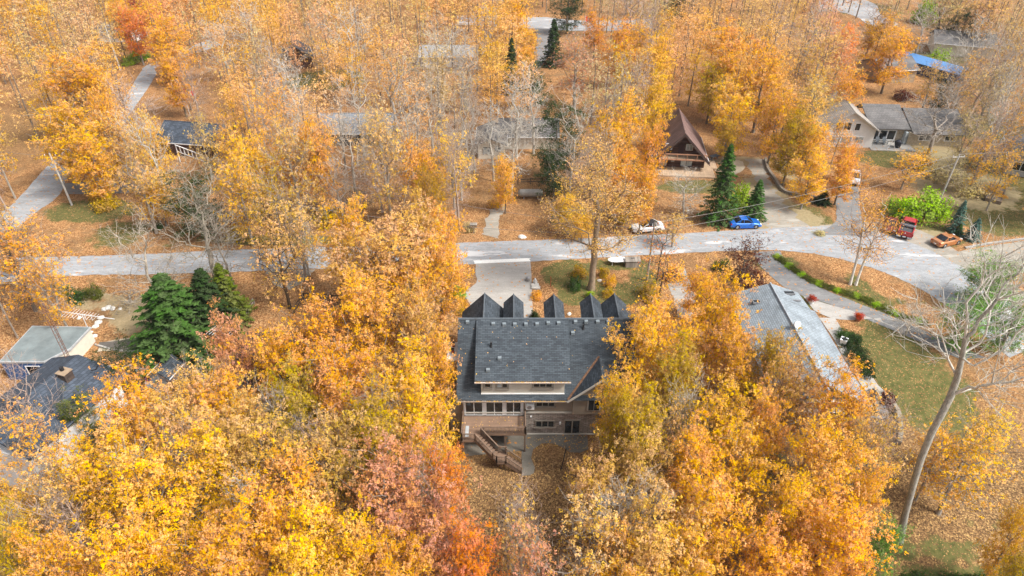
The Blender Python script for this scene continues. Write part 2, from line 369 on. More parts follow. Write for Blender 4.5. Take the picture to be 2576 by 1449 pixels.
sheet('gravel_shoulder', [(2060, 566), (2180, 560), (2240, 560), (2340, 590), (2420, 640), (2500, 680), (2580, 740)], [(2090, 590), (2200, 600), (2280, 625), (2350, 655), (2420, 700), (2480, 730), (2560, 800)], GRAVEL, .022)
sheet('branch_road', [(2380, 640), (2440, 628), (2510, 616), (2600, 603)], [(2450, 735), (2500, 712), (2560, 690), (2640, 672)], GRAVEL, .026)
sheet('driveway', [(2103, 470), (2103, 520), (2100, 560), (2050, 590)], [(2160, 470), (2163, 520), (2172, 560), (2200, 595)], ASPH2, .038)
sheet('driveway', [(160, 462), (230, 458), (290, 457), (350, 465)], [(165, 488), (250, 488), (320, 485), (370, 478)], ASPH2, .038)
sheet('driveway', [(1197, 664), (1196, 690), (1200, 710), (1168, 740), (1186, 772), (1190, 812)], [(1334, 655), (1337, 690), (1338, 730), (1339, 760), (1340, 790), (1340, 812)], CONC, .046, jag=.02)
sheet('driveway_apron', [(1194, 656), (1194, 664)], [(1334, 650), (1334, 658)], WHITEG, .056, jag=.3)
sheet('driveway', [(1672, 676), (1672, 700), (1690, 740), (1706, 800)], [(1722, 676), (1730, 700), (1752, 740), (1775, 800)], CONC, .042)
sheet('driveway', [(1962, 632), (1990, 680), (2060, 722), (2150, 760), (2240, 795), (2330, 835), (2480, 900)], [(1896, 634), (1915, 672), (1985, 730), (2100, 770), (2200, 812), (2290, 850), (2420, 905)], ASPH2, .038, jag=.05)
sheet('driveway', [(1215, 590), (1222, 560), (1240, 520), (1268, 512)], [(1252, 600), (1258, 560), (1262, 540), (1275, 520)], GRAVEL, .03, jag=.4)
sheet('driveway', [(665, 682), (668, 700), (700, 722)], [(800, 678), (770, 700), (732, 730)], GRAVEL, .03, jag=.3)
sheet('gravel_drive', [(1880, 400), (1890, 430), (1905, 470), (1912, 520), (1930, 590)], [(1925, 400), (1932, 440), (1950, 480), (1990, 530), (2060, 590)], GRAVEL, .018, jag=.6)
sheet('parking_pad', [(2048, 782), (2090, 800), (2140, 806), (2214, 800)], [(2020, 745), (2080, 765), (2150, 785), (2222, 812)], CONC, .05, jag=.03)
sheet('path', [(2100, 800), (2130, 850), (2160, 905), (2205, 965), (2225, 985)], [(2060, 800), (2095, 850), (2130, 910), (2165, 968), (2195, 1000)], CONC, .054, jag=.03)
sheet('sand_patch', [(1830, 398), (1860, 402), (1875, 420)], [(1835, 440), (1855, 438), (1868, 430)], SAND, .03, jag=.5)
sheet('sand_patch', [(255, 862), (320, 852), (400, 848)], [(245, 885), (300, 878), (395, 868)], SAND, .03, jag=.2)
sheet('side_road', [(1150, 40), (1310, 34), (1380, 44), (1470, 52), (1640, 48)], [(1150, 62), (1310, 70), (1400, 76), (1480, 78), (1640, 76)], ASPH, .034)
sheet('driveway', [(1340, 70), (1352, 90), (1345, 130), (1330, 170)], [(1400, 74), (1400, 90), (1385, 130), (1360, 170)], ASPH2, .046)
sheet('side_road', [(2060, -10), (2130, -10), (2200, 10), (2215, 35), (2260, 60)], [(2060, 30), (2120, 32), (2160, 45), (2180, 60), (2240, 75)], ASPH, .034)
sheet('driveway', [(300, 62), (340, 60), (380, 66)], [(300, 84), (340, 84), (380, 86)], ASPH2, .04)
sheet('patio', [(0.0, 50.5), (3.0, 50.5), (7.9, 50.5)], [(0.0, 45.4), (0.1, 45.4), (.2, 45.4)], CONCD, .03, world=True) if False else None
# ------------------------------------------------------------------ vegetation meshes
def mesh_np(name, v, quads, mat, attrs=None, smooth=False):
    me = bpy.data.meshes.new(name); v = np.asarray(v, np.float32); quads = np.asarray(quads, np.int32)
    me.vertices.add(len(v)); me.vertices.foreach_set('co', v.ravel())
    k = quads.shape[1]; me.loops.add(quads.size); me.loops.foreach_set('vertex_index', quads.ravel())
    me.polygons.add(len(quads)); me.polygons.foreach_set('loop_start', np.arange(0, quads.size, k, dtype=np.int32))
    me.update(calc_edges=True)
    for a, val in (attrs or {}).items(): me.attributes.new(a, 'FLOAT', 'FACE').data.foreach_set('value', np.asarray(val, np.float32))
    if smooth: me.polygons.foreach_set('use_smooth', np.ones(len(quads), bool))
    me.materials.append(mat); return me
def leaf_quads(P, Nrm, size, asp, r):
    """a small four-cornered leaf spray at every point P, facing Nrm"""
    n = Nrm/np.linalg.norm(Nrm, axis=1, keepdims=True)
    t = r.normal(size=n.shape); t -= n*(t*n).sum(1, keepdims=True); t /= np.linalg.norm(t, axis=1, keepdims=True); b = np.cross(n, t)
    s = (size*r.uniform(.6, 1.3, len(P)))[:, None]
    k = r.uniform(-.25, .25, (len(P), 1))
    c = np.stack([P+t*s*.6, P+b*s*asp*.5+t*s*k, P-t*s*.6+n*s*.15, P-b*s*asp*.5+t*s*k], 1)
    return c.reshape(-1, 3), np.arange(len(P)*4).reshape(-1, 4)
def grow(points, root, bf=.3):
    """joins scattered crown points to the stem by short, mostly direct branches"""
    pts = np.vstack([root, points]); nr = len(root); N = len(pts); par = np.full(N, -1)
    par[1:nr] = np.arange(nr-1); path = np.zeros(N)
    for i in range(1, nr): path[i] = path[i-1]+np.linalg.norm(pts[i]-pts[i-1])
    best = np.full(N, 1e9); bp = np.zeros(N, int)
    for i in range(nr):
        c = np.linalg.norm(pts-pts[i], axis=1)+bf*path[i]+(i < nr*.45)*6*(nr > 4); q = c < best; best[q] = c[q]; bp[q] = i
    best[:nr] = np.inf; order = list(range(nr))
    for _ in range(N-nr):
        i = int(np.argmin(best)); par[i] = bp[i]; path[i] = path[bp[i]]+np.linalg.norm(pts[i]-pts[bp[i]]); order.append(i); best[i] = np.inf
        c = np.linalg.norm(pts-pts[i], axis=1)+bf*path[i]; q = (c < best) & np.isfinite(best); best[q] = c[q]; bp[q] = i
    tips = np.zeros(N); ch = [[] for _ in range(N)]
    for i in order[::-1]:
        tips[i] = max(tips[i], 1)
        if par[i] >= 0: tips[par[i]] += tips[i]; ch[par[i]].append(i)
    return pts, par, ch, tips
def wood_mesh(pts, ch, tips, rt, rmin, thr=None, power=.5):
    """tapered tubes along every branch; thr splits thick wood from fine twigs"""
    rad = np.maximum(rt*(tips/tips[0])**power, rmin)
    rad[0] *= 1.35
    out = {0: [[], []], 1: [[], []]}
    stack = [(0, None)]
    while stack:
        i, p = stack.pop(); chain = [i] if p is None else [p, i]
        r = [rad[i]] if p is None else [min(rad[p], rad[i]*1.25), rad[i]]
        while ch[chain[-1]]:
            c = sorted(ch[chain[-1]], key=lambda k: -tips[k]); last = chain[-1]
            for k in c[1:]: stack.append((k, last))
            chain.append(c[0]); r.append(rad[c[0]])
        if len(chain) < 2: continue
        P = pts[chain]; T = np.gradient(P, axis=0); T /= np.maximum(np.linalg.norm(T, axis=1, keepdims=True), 1e-6)
        n = 7 if r[0] > rt*.5 else (5 if r[0] > .06 else 3)
        up = np.array([.31, .95, .02]); a = np.cross(T, up); a /= np.linalg.norm(a, axis=1, keepdims=True); b = np.cross(T, a)
        th = 2*np.pi*np.arange(n)/n; rr = np.array(r); rr[-1] *= .5
        ring = P[:, None]+rr[:, None, None]*(a[:, None]*np.cos(th)[None, :, None]+b[:, None]*np.sin(th)[None, :, None])
        k = 0 if (thr is None or r[-2] > thr or (p is None)) else 1
        V, Q = out[k]; base = sum(len(x) for x in V); V.append(ring.reshape(-1, 3)); m = len(chain)
        for s in range(m-1):
            for j in range(n): Q.append((base+s*n+j, base+s*n+(j+1) % n, base+(s+1)*n+(j+1) % n, base+(s+1)*n+j))
    return [(np.vstack(V), Q) if V else None for V, Q in out.values()]
def crown_points(r, N, H, Rc, lo, nl, squash=.9, fill=.55):
    """clumpy crown: points round many lobes strewn over an uneven egg shape"""
    zc = H*(lo+(1-lo)*.5); az = H*(1-lo)*.5
    L = []
    for _ in range(nl):
        d = r.normal(size=3); d /= np.linalg.norm(d); d[2] = d[2]*.9+.12; k = r.uniform(.45, .78)
        tp = 1-.28*max(d[2], 0)
        L.append((d*np.array([Rc*tp, Rc*tp, az])*k+np.array([0, 0, zc]), r.uniform(.3, .48)))
    P = []
    for i in range(N):
        c, s = L[i % nl]; d = r.normal(size=3); d /= np.linalg.norm(d); q = r.uniform(0, 1)**fill
        p = c+d*np.array([Rc, Rc, az*squash])*s*q
        P.append(p)
    return np.array(P)
def limb_points(r, N, H, Rc, lo, nl, up=.0, fan=.15, mix=.15, inner=.3):
    """crown points strung along rising limbs, so outlines are feathery and gaps show between limbs"""
    zc = H*(lo+(1-lo)*.48); az = H*(1-lo)*.52; L = []
    for i in range(nl):
        u = (i+.5)/nl; z0 = H*(lo*.8+(1-lo)*.5*u); a = i*2.39996+r.normal(0, .25)
        el = R_(8+62*u**1.1)+up+r.normal(0, .12); d = np.array([math.cos(a)*math.cos(el), math.sin(a)*math.cos(el), math.sin(el)])
        s = np.array([0, 0, z0]); q = (s-[0, 0, zc])/[Rc, Rc, az]; e = d/[Rc, Rc, az]
        A, B, C = e@e, 2*q@e, q@q-1; t = (-B+math.sqrt(max(B*B-4*A*C, 0)))/(2*A) if B*B-4*A*C > 0 else Rc
        L.append((s, d*t*r.uniform(.78, 1.14)))
    P = []
    for i in range(N):
        s, d = L[int(r.integers(nl))]; t = inner+(1-inner)*r.random()**.72
        P.append(s+d*t+r.normal(size=3)*np.array([1, 1, .75])*Rc*(fan*.45+fan*t))
    k = int(N*mix)
    if k: P[:k] = list(crown_points(r, k, H, Rc*.9, lo, 9))
    P = np.array(P); P[:, 2] = np.clip(P[:, 2], H*lo*.75, H*1.03); return P
PROTO = {}
def make_tree(key, seed, H=16., Rc=4.4, lo=.3, N=420, nl=13, leaves=40, size=.17, cover=1., rt=.24, rmin=.02, bf=.3, bare=False, lean=.0, spread=(.42, .26), leafmat=None, asp=.75, twigs=0, power=.5, up=0., fan=.15, mix=.15):
    r = np.random.default_rng(seed)
    P = limb_points(r, N, H, Rc, lo, nl, up, fan, mix)
    k = 9; zt = np.linspace(0, H*(lo+.42*(1-lo)), k); wob = np.cumsum(r.normal(0, .12, (k, 2)), 0)*np.linspace(0, 1, k)[:, None]
    root = np.c_[wob[:, 0]+lean*zt, wob[:, 1], zt]
    pts, par, ch, tips = grow(P, root, bf)
    if twigs:
        ex = []; base = len(pts); ei = []
        for i in range(k, len(pts)):
            if not ch[i] or r.random() < .35:
                d0 = pts[i]-pts[par[i]]; d0 /= max(np.linalg.norm(d0), 1e-5)
                for _ in range(twigs):
                    d = d0+r.normal(0, .55, 3)+np.array([0, 0, .25]); ex.append(pts[i]+d*r.uniform(.35, .75)); ei.append(i)
        pts = np.vstack([pts, ex]); ch += [[] for _ in ex]; tips = np.r_[tips, np.ones(len(ex))*.4]
        for q, i in enumerate(ei): ch[i].append(base+q)
    wm = wood_mesh(pts, ch, tips, rt, rmin, (.035 if bare else None), power)
    tr = mesh_np(key+'_wood', wm[0][0], wm[0][1], BARK, smooth=True)
    if bare:
        cr = mesh_np(key+'_twigs', wm[1][0], wm[1][1], BARK)
        if leaves:
            pass
    else:
        sel = P[r.random(len(P)) < cover]; n = len(sel)*leaves; rep = np.repeat(sel, leaves, 0)
        tk = max(1, leaves//7); tuft = r.normal(size=(len(sel), tk, 3))*np.array([spread[0], spread[0], spread[1]]); tn = r.normal(0, .45, (len(sel), tk, 3)); tv = r.random((len(sel), tk)); ti = r.integers(tk, size=n); si = np.repeat(np.arange(len(sel)), leaves)
        C = rep+tuft[si, ti]+r.normal(size=(n, 3))*size*.62
        ctr = np.array([0, 0, H*(lo+.4*(1-lo))]); o = C-ctr; o /= np.linalg.norm(o, axis=1, keepdims=True)
        Nn = o*.45+np.array([0, 0, .55])+tn[si, ti]+r.normal(0, .3, (n, 3))
        v, q = leaf_quads(C, Nn, size, asp, r)
        cr = mesh_np(key+'_leaves', v, q, leafmat or LEAF, {'rnd': np.clip(tv[si, ti]*.65+r.random(n)*.35, 0, 1), 'clump': np.clip(np.repeat(r.random(len(sel)), leaves)+r.normal(0, .12, n), 0, 1)})
    PROTO.setdefault(key.split(':')[0], []).append((tr, cr, H, Rc, (lo+(1-lo)*.52)*H))
for i in range(6): make_tree('near:%d' % i, 100+i, N=500, leaves=60, size=.148, nl=15+i, lo=.24, spread=(.38, .22), twigs=1, fan=.15)
for i in range(4): make_tree('thin:%d' % i, 200+i, H=17, N=620, leaves=15, size=.18, cover=.7, nl=14, lo=.28, Rc=4.2, twigs=2, rmin=.018, spread=(.36, .24), up=.1, mix=.08)
for i in range(6): make_tree('far:%d' % i, 300+i, H=18, N=330, leaves=16, size=.27, cover=.85, nl=13+i, lo=.2, Rc=3.7, rmin=.035, spread=(.42, .28), twigs=1, up=.1, mix=.1)
for i in range(5): make_tree('farthin:%d' % i, 400+i, H=18, N=430, leaves=7, size=.24, cover=.55, nl=13, lo=.22, Rc=3.6, twigs=1, rmin=.034, spread=(.42, .3), up=.16, mix=.05)
for i in range(6): make_tree('bare:%d' % i, 500+i, H=17, N=520, nl=11+i, lo=.2, Rc=3.6, bare=True, twigs=3, rmin=.015+.003*(i % 2), bf=.5, rt=.2, leaves=0, up=.28, fan=.12, mix=0)
for i in range(2): make_tree('sprig:%d' % i, 600+i, N=300, leaves=6, size=.18, cover=.45, nl=9, lo=.25, Rc=3.6, twigs=1, rmin=.014, rt=.15, spread=(.4, .3), up=.2, mix=0)
for i in range(2): make_tree('pine:%d' % i, 650+i, H=14, Rc=4., N=300, leaves=34, size=.3, asp=.28, nl=16, lo=.12, rmin=.02, spread=(.36, .16), leafmat=NEEDLE)
def make_spruce(key, seed, H=10., Rb=2.5, nb=190, per=46, size=.3):
    r = np.random.default_rng(seed); C, Nn, cl = [], [], []
    br = MB(); br.tube([(0, 0, 0), (0, 0, H*.5), (0, 0, H*.985)], [.16, .09, .015], 6)
    for b in range(nb):
        t = (b+.5)/nb; t = t**1.12; z = H*(.04+.93*t); R = Rb*(1-t)**.8*r.uniform(.62, 1.2)+.12
        a = b*2.39996+r.normal(0, .2); d = np.array([math.cos(a), math.sin(a), 0]); tt = r.uniform(.12, 1, per)**.7
        w = .34*R*(1-tt)+.08
        side = np.array([-d[1], d[0], 0]); p = d*(tt*R)[:, None]+side*(r.normal(size=per)*w*.55)[:, None]
        p[:, 2] = z-(.34*R)*tt**1.4+.12*R*tt**3+r.normal(0, .05, per); C.append(p)
        Nn.append(np.tile([0, 0, 1.], (per, 1))+d*.45+r.normal(0, .38, (per, 3))); cl.append(np.full(per, r.random()))
        br.tube([(0, 0, z), tuple(d*R*.8+np.array([0, 0, z-.2*R]))], [.03, .01], 3, False)
    C = np.vstack(C); Nn = np.vstack(Nn); v, q = leaf_quads(C, Nn, size, .42, r)
    cr = mesh_np(key+'_needles', v, q, NEEDLE, {'rnd': r.random(len(C)), 'clump': np.concatenate(cl)})
    tr = mesh_np(key+'_wood', br.v, [f for f in br.f if len(f) == 4], BARK)
    PROTO.setdefault('spruce', []).append((tr, cr, H, Rb, H*.4))
for i in range(3): make_spruce('spruce:%d' % i, 700+i)
def make_shrub(key, seed, kind='shrub', N=90, leaves=26, size=.09, mat=None, flat=1.0):
    r = np.random.default_rng(seed); P = []
    for i in range(N):
        d = r.normal(size=3); d /= np.linalg.norm(d); d[2] = abs(d[2]); P.append(d*r.uniform(.35, .95)*np.array([1, 1, 1.0])+np.array([0, 0, .05]))
    P = np.array(P); P = P*(1+.18*np.sin(P[:, :1]*5+seed)*np.cos(P[:, 1:2]*4))
    pts, par, ch, tips = grow(P, np.array([[0, 0, 0], [0, 0, .12], [0, 0, .22]]), .2)
    wm = wood_mesh(pts, ch, tips, .06, .008); tr = mesh_np(key+'_wood', wm[0][0], wm[0][1], BARK)
    n = N*leaves; C = np.repeat(P, leaves, 0)+r.normal(size=(n, 3))*.11; v, q = leaf_quads(C, C+r.normal(0, .6, (n, 3))+np.array([0, 0, .3]), size, .75, r)
    cr = mesh_np(key+'_leaves', v, q, mat or LEAF, {'rnd': r.random(n), 'clump': np.clip(np.repeat(r.random(N), leaves), 0, 1)})
    PROTO.setdefault(kind, []).append((tr, cr, 1., 1., .5))
for i in range(3): make_shrub('shrub:%d' % i, 800+i)
for i in range(2): make_shrub('airy:%d' % i, 820+i, 'airy', N=150, leaves=7, size=.1)
make_shrub('twiggy', 830, 'twiggy', N=240, leaves=1, size=.05)

# leaf colours (albedo as display colours; jittered per tree)
LC = dict(Y=(236, 172, 46), O=(232, 160, 58), D=(228, 122, 44), P=(218, 168, 98), K=(212, 144, 104), G=(192, 150, 34), R=(170, 34, 20), M=(92, 44, 38), L=(150, 175, 35), E=(54, 68, 38), F=(70, 92, 44), S=(84, 112, 100), N=(110, 140, 62), W=(196, 170, 122), V=(96, 100, 40))
NAMES = dict(Y='golden yellow', O='orange', D='deep red-orange', P='pale peach', K='salmon pink', G='yellow-green', R='crimson', M='maroon', L='lime green', E='dark green', F='bright green', S='blue-green', N='light green', W='straw-coloured', V='olive')
PLANTS = []
def plant(kind, x, y, H, R, code, label=None, bark=None, name=None, cat='tree', z=None, rz=None, sink=.1, group=None, uv=None, zs=None):
    pr = PROTO[kind]; i = rng.integers(len(pr)); tr, cr, H0, R0, zc = pr[i]
    z = float(ground_h(x, y)) if z is None else z
    nm = name or {'bare': 'bare_tree', 'spruce': 'spruce_tree', 'pine': 'pine_tree', 'shrub': 'shrub', 'airy': 'shrub', 'twiggy': 'shrub'}.get(kind, 'maple_tree')
    o = bpy.data.objects.new(nm, None); COL.objects.link(o); o.empty_display_size = .5
    o.location = (x, y, z-sink); o.rotation_euler = (rng.normal(0, .02), rng.normal(0, .02), rng.uniform(0, 6.28) if rz is None else rz)
    o.scale = (R/R0, R/R0, H/H0)
    b = bark or [(132, 122, 110), (118, 106, 92), (146, 138, 128)][rng.integers(3)]
    if kind in ('farthin', 'thin') and bark is None: b = (158, 148, 136)
    if kind == 'bare' and bark is None: b = [(176, 168, 156), (160, 150, 140), (186, 180, 170), (170, 150, 138)][rng.integers(4)]
    t = bpy.data.objects.new('trunk', tr); COL.objects.link(t); t.parent = o; t.color = lin(b)+(1,)
    c = bpy.data.objects.new('twigs' if kind == 'bare' else 'crown', cr); COL.objects.link(c); c.parent = o
    if kind == 'bare': c.color = lin([min(255, q*1.04) for q in b])+(1,)
    else:
        q = lin(LC[code]); j = rng.normal(0, .055); g = rng.normal(.02, .05)
        if kind.startswith('far') and code in 'OPYK': q = tuple(a*.72+b_*.28 for a, b_ in zip(q, (.5, .36, .23)))
        c.color = (min(.85, q[0]*(1+j)), q[1]*(1+j)*(1+g), q[2]*(1+j), 1)
    o['category'] = cat
    if label: o['label'] = label
    if group: o['group'] = group
    PLANTS.append((o, kind, code, nm, label, proj(x, y, z+zc/H0*H)[:2], R, H)); return o
def crown_at(kind, u, v, Rpx, code, H=None, label=None, **k):
    """a tree whose crown is centred at u, v in the picture, Rpx wide there"""
    zf = PROTO[kind][0][4]/PROTO[kind][0][2]; Hh = H or 16.; z = 0
    for _ in range(8):
        x, y, _z = at(u, v, z+zf*Hh); z = float(ground_h(x, y)); d = proj(x, y, z+zf*Hh)[2]; R = Rpx*d/FPX
        if not H: Hh = max(9., min(20., 11.+R*1.2))
    return plant(kind, x, y, Hh, R, code, label, **k)
def tree_at(kind, u, v, H, R, code, label=None, **k):
    """a tree whose foot is at u, v in the picture"""
    x, y, _ = G(u, v); return plant(kind, x, y, H, R, code, label, **k)

# ------------------------------------------------------------------ trees one can tell apart in the photograph: (kind, u, v, radius in px, colour[, height])
T = '''near 330 1030 105 O;thin 500 985 88 P;near 585 880 62 K;near 470 1050 118 P;near 250 1180 125 Y;near 400 1240 135 Y;thin 80 1130 95 O;near 640 1120 118 P;near 735 1240 125 O
near 560 1385 120 O;near 330 1395 120 Y;near 790 1380 120 Y;near 850 1170 105 P;near 30 1270 60 Y;near 25 1400 80 G;thin 130 1250 80 P;near 150 1420 90 O;near 520 1180 110 Y;near 650 1330 110 O
near 790 850 110 O;near 930 780 95 O;near 1060 825 85 P;near 690 890 70 O;near 880 960 110 O;near 1010 1000 118 Y;near 745 1010 80 G;near 1090 930 62 O;near 930 1110 105 G;near 1070 1085 80 Y;thin 985 1060 80 P
near 990 1240 130 K;near 1090 1330 105 K;near 1125 1215 68 D;near 1185 1395 78 D;near 900 1400 95 Y;near 1000 1430 95 O;near 560 1010 90 O
near 960 630 140 P 18;near 880 600 80 O 15;near 1100 680 75 O 14;near 1060 610 80 P 16;near 1030 720 80 O 13;near 1110 580 60 O 15
near 1598 885 84 Y;near 1672 840 86 Y;near 1552 990 64 Y;near 1560 1062 60 G;near 1620 1095 78 G;near 1700 960 80 G;near 1800 790 80 Y;near 1830 890 80 O;near 1935 890 60 G;thin 1960 930 62 O;near 1760 720 50 O 9
near 1990 1000 88 P;near 2100 1020 95 O;near 1820 1080 98 Y;near 1750 1190 98 Y;near 1880 1160 80 Y;near 2080 1170 115 O;near 2090 1340 128 O;near 2000 1280 90 Y;thin 1700 1070 70 P;near 1930 1080 70 O
near 1490 1220 78 P;near 1600 1190 90 P;thin 1480 1350 115 P;near 1650 1360 125 P;near 1790 1310 110 O;thin 1310 1350 75 P;thin 1345 1430 85 K;near 1940 1400 105 O;near 1560 1420 90 O;thin 2205 1120 75 P;near 1730 1410 90 Y;near 2160 1250 70 O;near 2120 1430 90 O
near 2556 1340 48 Y 12;near 2560 1440 50 G 10;near 195 205 108 O 17;near 190 330 112 Y 16;near 150 345 45 Y 12;near 230 400 60 Y 12;near 330 60 42 D 15;near 300 30 40 O 15;far 345 15 34 R 13
thin 60 620 92 O 14;thin -10 560 50 P 13;thin 110 700 62 O 13;near 390 480 60 Y 9;thin 340 430 78 P 15;near 430 100 70 O 15;near 440 190 50 O 13
thin 690 500 80 G 15;thin 600 470 80 Y 14;thin 740 560 70 P 13;near 1430 520 55 Y 7;near 1465 560 36 Y 5
near 1090 480 52 G 12;near 1060 430 60 O 14;near 1270 440 40 Y 10;near 1655 145 46 Y 15;near 1650 250 52 Y 15;near 1632 380 48 O 15;near 1622 470 46 O 12;thin 1700 560 48 P 6
near 1850 130 95 O 20;near 1925 190 80 O 17;near 1795 205 56 G 13;near 1850 260 66 Y 15;near 1830 330 34 G 9;near 1960 290 62 O 14;near 2000 340 60 G 14;near 2040 350 58 Y 13;near 2125 430 46 O 9;near 2040 430 60 Y 10
near 2125 110 44 D 13;near 2130 220 50 O 13;thin 2060 140 92 P 17;thin 2050 250 80 P 15;near 2250 130 62 O 14;near 2220 70 50 O 14;thin 2290 410 55 Y 7;thin 2400 420 60 W 6;airy 2320 400 50 Y 4
near 1330 100 34 Y 9;near 1320 140 36 O 9;near 1290 40 55 Y 15;thin 1450 150 75 K 15;near 1560 110 55 O 15;near 1500 60 38 O 13;near 1600 90 45 Y 13
thin 2440 1150 110 Y 12;thin 2500 1080 70 Y 11;thin 2370 1130 60 Y 11;thin 2150 1090 60 P 12;near 2135 385 36 O 8;thin 2115 330 36 O 9;thin 2180 430 30 O 6;thin 505 345 42 P 12;thin 560 330 40 O 12;far 1100 175 44 P 15;farthin 1165 170 44 O 15;farthin 1050 160 40 P 15;thin 2430 200 50 P 15;thin 2500 220 58 W 16;thin 2560 120 60 P 17;thin 2556 300 50 Y 14;thin 2480 380 42 Y 11;thin 2530 420 42 Y 11;thin 2440 330 40 W 12;thin 2350 190 45 P 12;far 2480 30 50 P 16;far 2380 20 50 W 15'''
for row in T.replace('\n', ';').split(';'):
    a = row.split(); crown_at(a[0], float(a[1]), float(a[2]), float(a[3])*(.84 if float(a[2]) < 600 else .92), a[4], float(a[5]) if len(a) > 5 else None)
B = '''990 240 95 17;700 180 75 16;560 110 60 16;870 90 70 17;1300 260 62 16;1345 250 55 16;1535 300 62 15;1170 160 70 15;1110 120 70 16;1600 30 80 17;950 440 75 10;850 470 55 10;620 60 60 15;480 210 45 14
320 270 75 15;1190 300 55 15;800 80 50 15;1640 90 60 17;2380 270 85 14;2480 180 60 17;2540 160 55 18;2520 300 55 17;60 1010 78 15;185 1330 85 13;30 1330 60 13;1310 1290 60 12;1560 1310 70 14;2230 1060 50 8;2560 560 1 1;1440 340 60 17;1620 210 50 15;1730 470 55 8;760 600 55 9;2300 790 50 5;2040 60 60 14;2330 60 60 15;2450 120 55 17;2550 230 50 17;2500 330 50 16;2420 190 50 16;1080 250 60 16;900 260 60 15;1240 330 50 14;350 1250 80 14;480 1190 75 14;960 1060 80 14;1080 1250 60 14;1620 1300 75 14;820 1140 70 14;700 1060 65 14;1730 1040 60 14;620 1280 70 14;2000 1150 60 14;740 230 60 15;660 250 50 14;1480 420 50 14;1570 200 55 15;2200 60 55 15;1960 60 50 15;1230 60 50 14'''
for row in B.replace('\n', ';').split(';'):
    a = [float(q) for q in row.split()]
    if a[2] > 2: crown_at('bare', a[0], a[1], a[2], 'B', a[3])
# forked bare-topped giant at the lower right and the tall trunk by the front lawn are built as trees with their own stems
def own_tree(key, stem, H, cpts, rt, kind_bare, code, label, base, bark, leaves=0, twig=None, size=.16, cover=.5, power=.5, rmin=.02, bf=.28, name='maple_tree'):
    r = np.random.default_rng(abs(hash(key)) % 1000 if False else len(key)*7+int(H))
    pts, par, ch, tips = grow(np.array(cpts), np.array(stem, float), bf)
    k0 = len(stem); ex, ei = [], []
    for i in range(k0, len(pts)):
        if not ch[i] or r.random() < .4:
            d0 = pts[i]-pts[par[i]]; d0 /= max(np.linalg.norm(d0), 1e-5)
            for _ in range(3): ex.append(pts[i]+(d0+r.normal(0, .5, 3)+np.array([0, 0, .3]))*r.uniform(.4, .8)); ei.append(i)
    b0 = len(pts); pts = np.vstack([pts, ex]); ch += [[] for _ in ex]; tips = np.r_[tips, np.ones(len(ex))*.4]
    for q, i in enumerate(ei): ch[i].append(b0+q)
    wm = wood_mesh(pts, ch, tips, rt, rmin, .035, power)
    o = thing(name, label, 'tree', base, 0)
    t = bpy.data.objects.new('trunk', mesh_np(key+'_wood', wm[0][0], wm[0][1], BARK, smooth=True)); COL.objects.link(t); t.parent = o; t.color = lin(bark)+(1,)
    if wm[1]: w = bpy.data.objects.new('twigs', mesh_np(key+'_twigs', wm[1][0], wm[1][1], BARK)); COL.objects.link(w); w.parent = o; w.color = lin(twig or bark)+(1,)
    if leaves:
        P = np.array(cpts); sel = P[r.random(len(P)) < cover]; n = len(sel)*leaves
        C = np.repeat(sel, leaves, 0)+r.normal(size=(n, 3))*np.array([.42, .42, .26]); v, q = leaf_quads(C, np.array([0, 0, .6])+r.normal(0, .6, (n, 3)), size, .75, r)
        c = bpy.data.objects.new('crown', mesh_np(key+'_leaves', v, q, LEAF, {'rnd': r.random(n), 'clump': np.repeat(r.random(len(sel)), leaves)})); COL.objects.link(c); c.parent = o; c.color = lin(LC[code])+(1,)
    return o
r = np.random.default_rng(5)
def stem_px(base, marks):
    """stem nodes from picture marks (u, v, y): each lies in the upright plane at distance y"""
    out = [(0, 0, 0)]
    for u, v, y in marks:
        dx, dy, dz = ray(u, v); t = y/dy; out.append((dx*t-base[0], y-base[1], CAMZ+dz*t-base[2]))
    return out
# giant
bx, by, bz = G(2262, 1362); base = (bx, by, bz)
st = stem_px(base, [(2278, 1290, by+.1), (2300, 1210, by+.2), (2318, 1150, by+.3), (2345, 1085, by+.5), (2372, 1035, by+.7), (2392, 995, by+1), (2408, 950, by+1.2), (2420, 900, by+1.3), (2428, 850, by+1.4), (2434, 805, by+1.5)])
cq_ = np.array(st[7])
cc = cq_
P = limb_points(r, 760, 13.5, 6.2, .02, 22, .2, .11, 0); P = P+np.array([cc[0]+.8, cc[1]+.3, cc[2]-1.2])
own_tree('giant', st, 24, P, .28, True, 'Y', 'huge leaning grey tree with bare forked crown at the lower right', base, (150, 147, 138), power=.5, rmin=.013, bf=.5, twig=(200, 196, 186))
# tall thick trunk in front of the white car (crowned by the peach maple)
bx, by, bz = G(1487, 728); base = (bx, by, bz)
st = [(0, 0, 0), (.05, 0, 1.5), (0, .05, 3), (.1, 0, 4.6), (-.05, .1, 6.2), (.05, 0, 8), (.1, .1, 9.6), (.15, .1, 11.2)]
P = limb_points(r, 560, 20.6, 5.6, .36, 15, .1, .14, .1)
own_tree('roadside', st, 20, P, .40, False, 'P', 'tallest maple by the road, thick pale trunk rising from the front lawn', base, (150, 132, 112), leaves=24, cover=.88, power=.5)
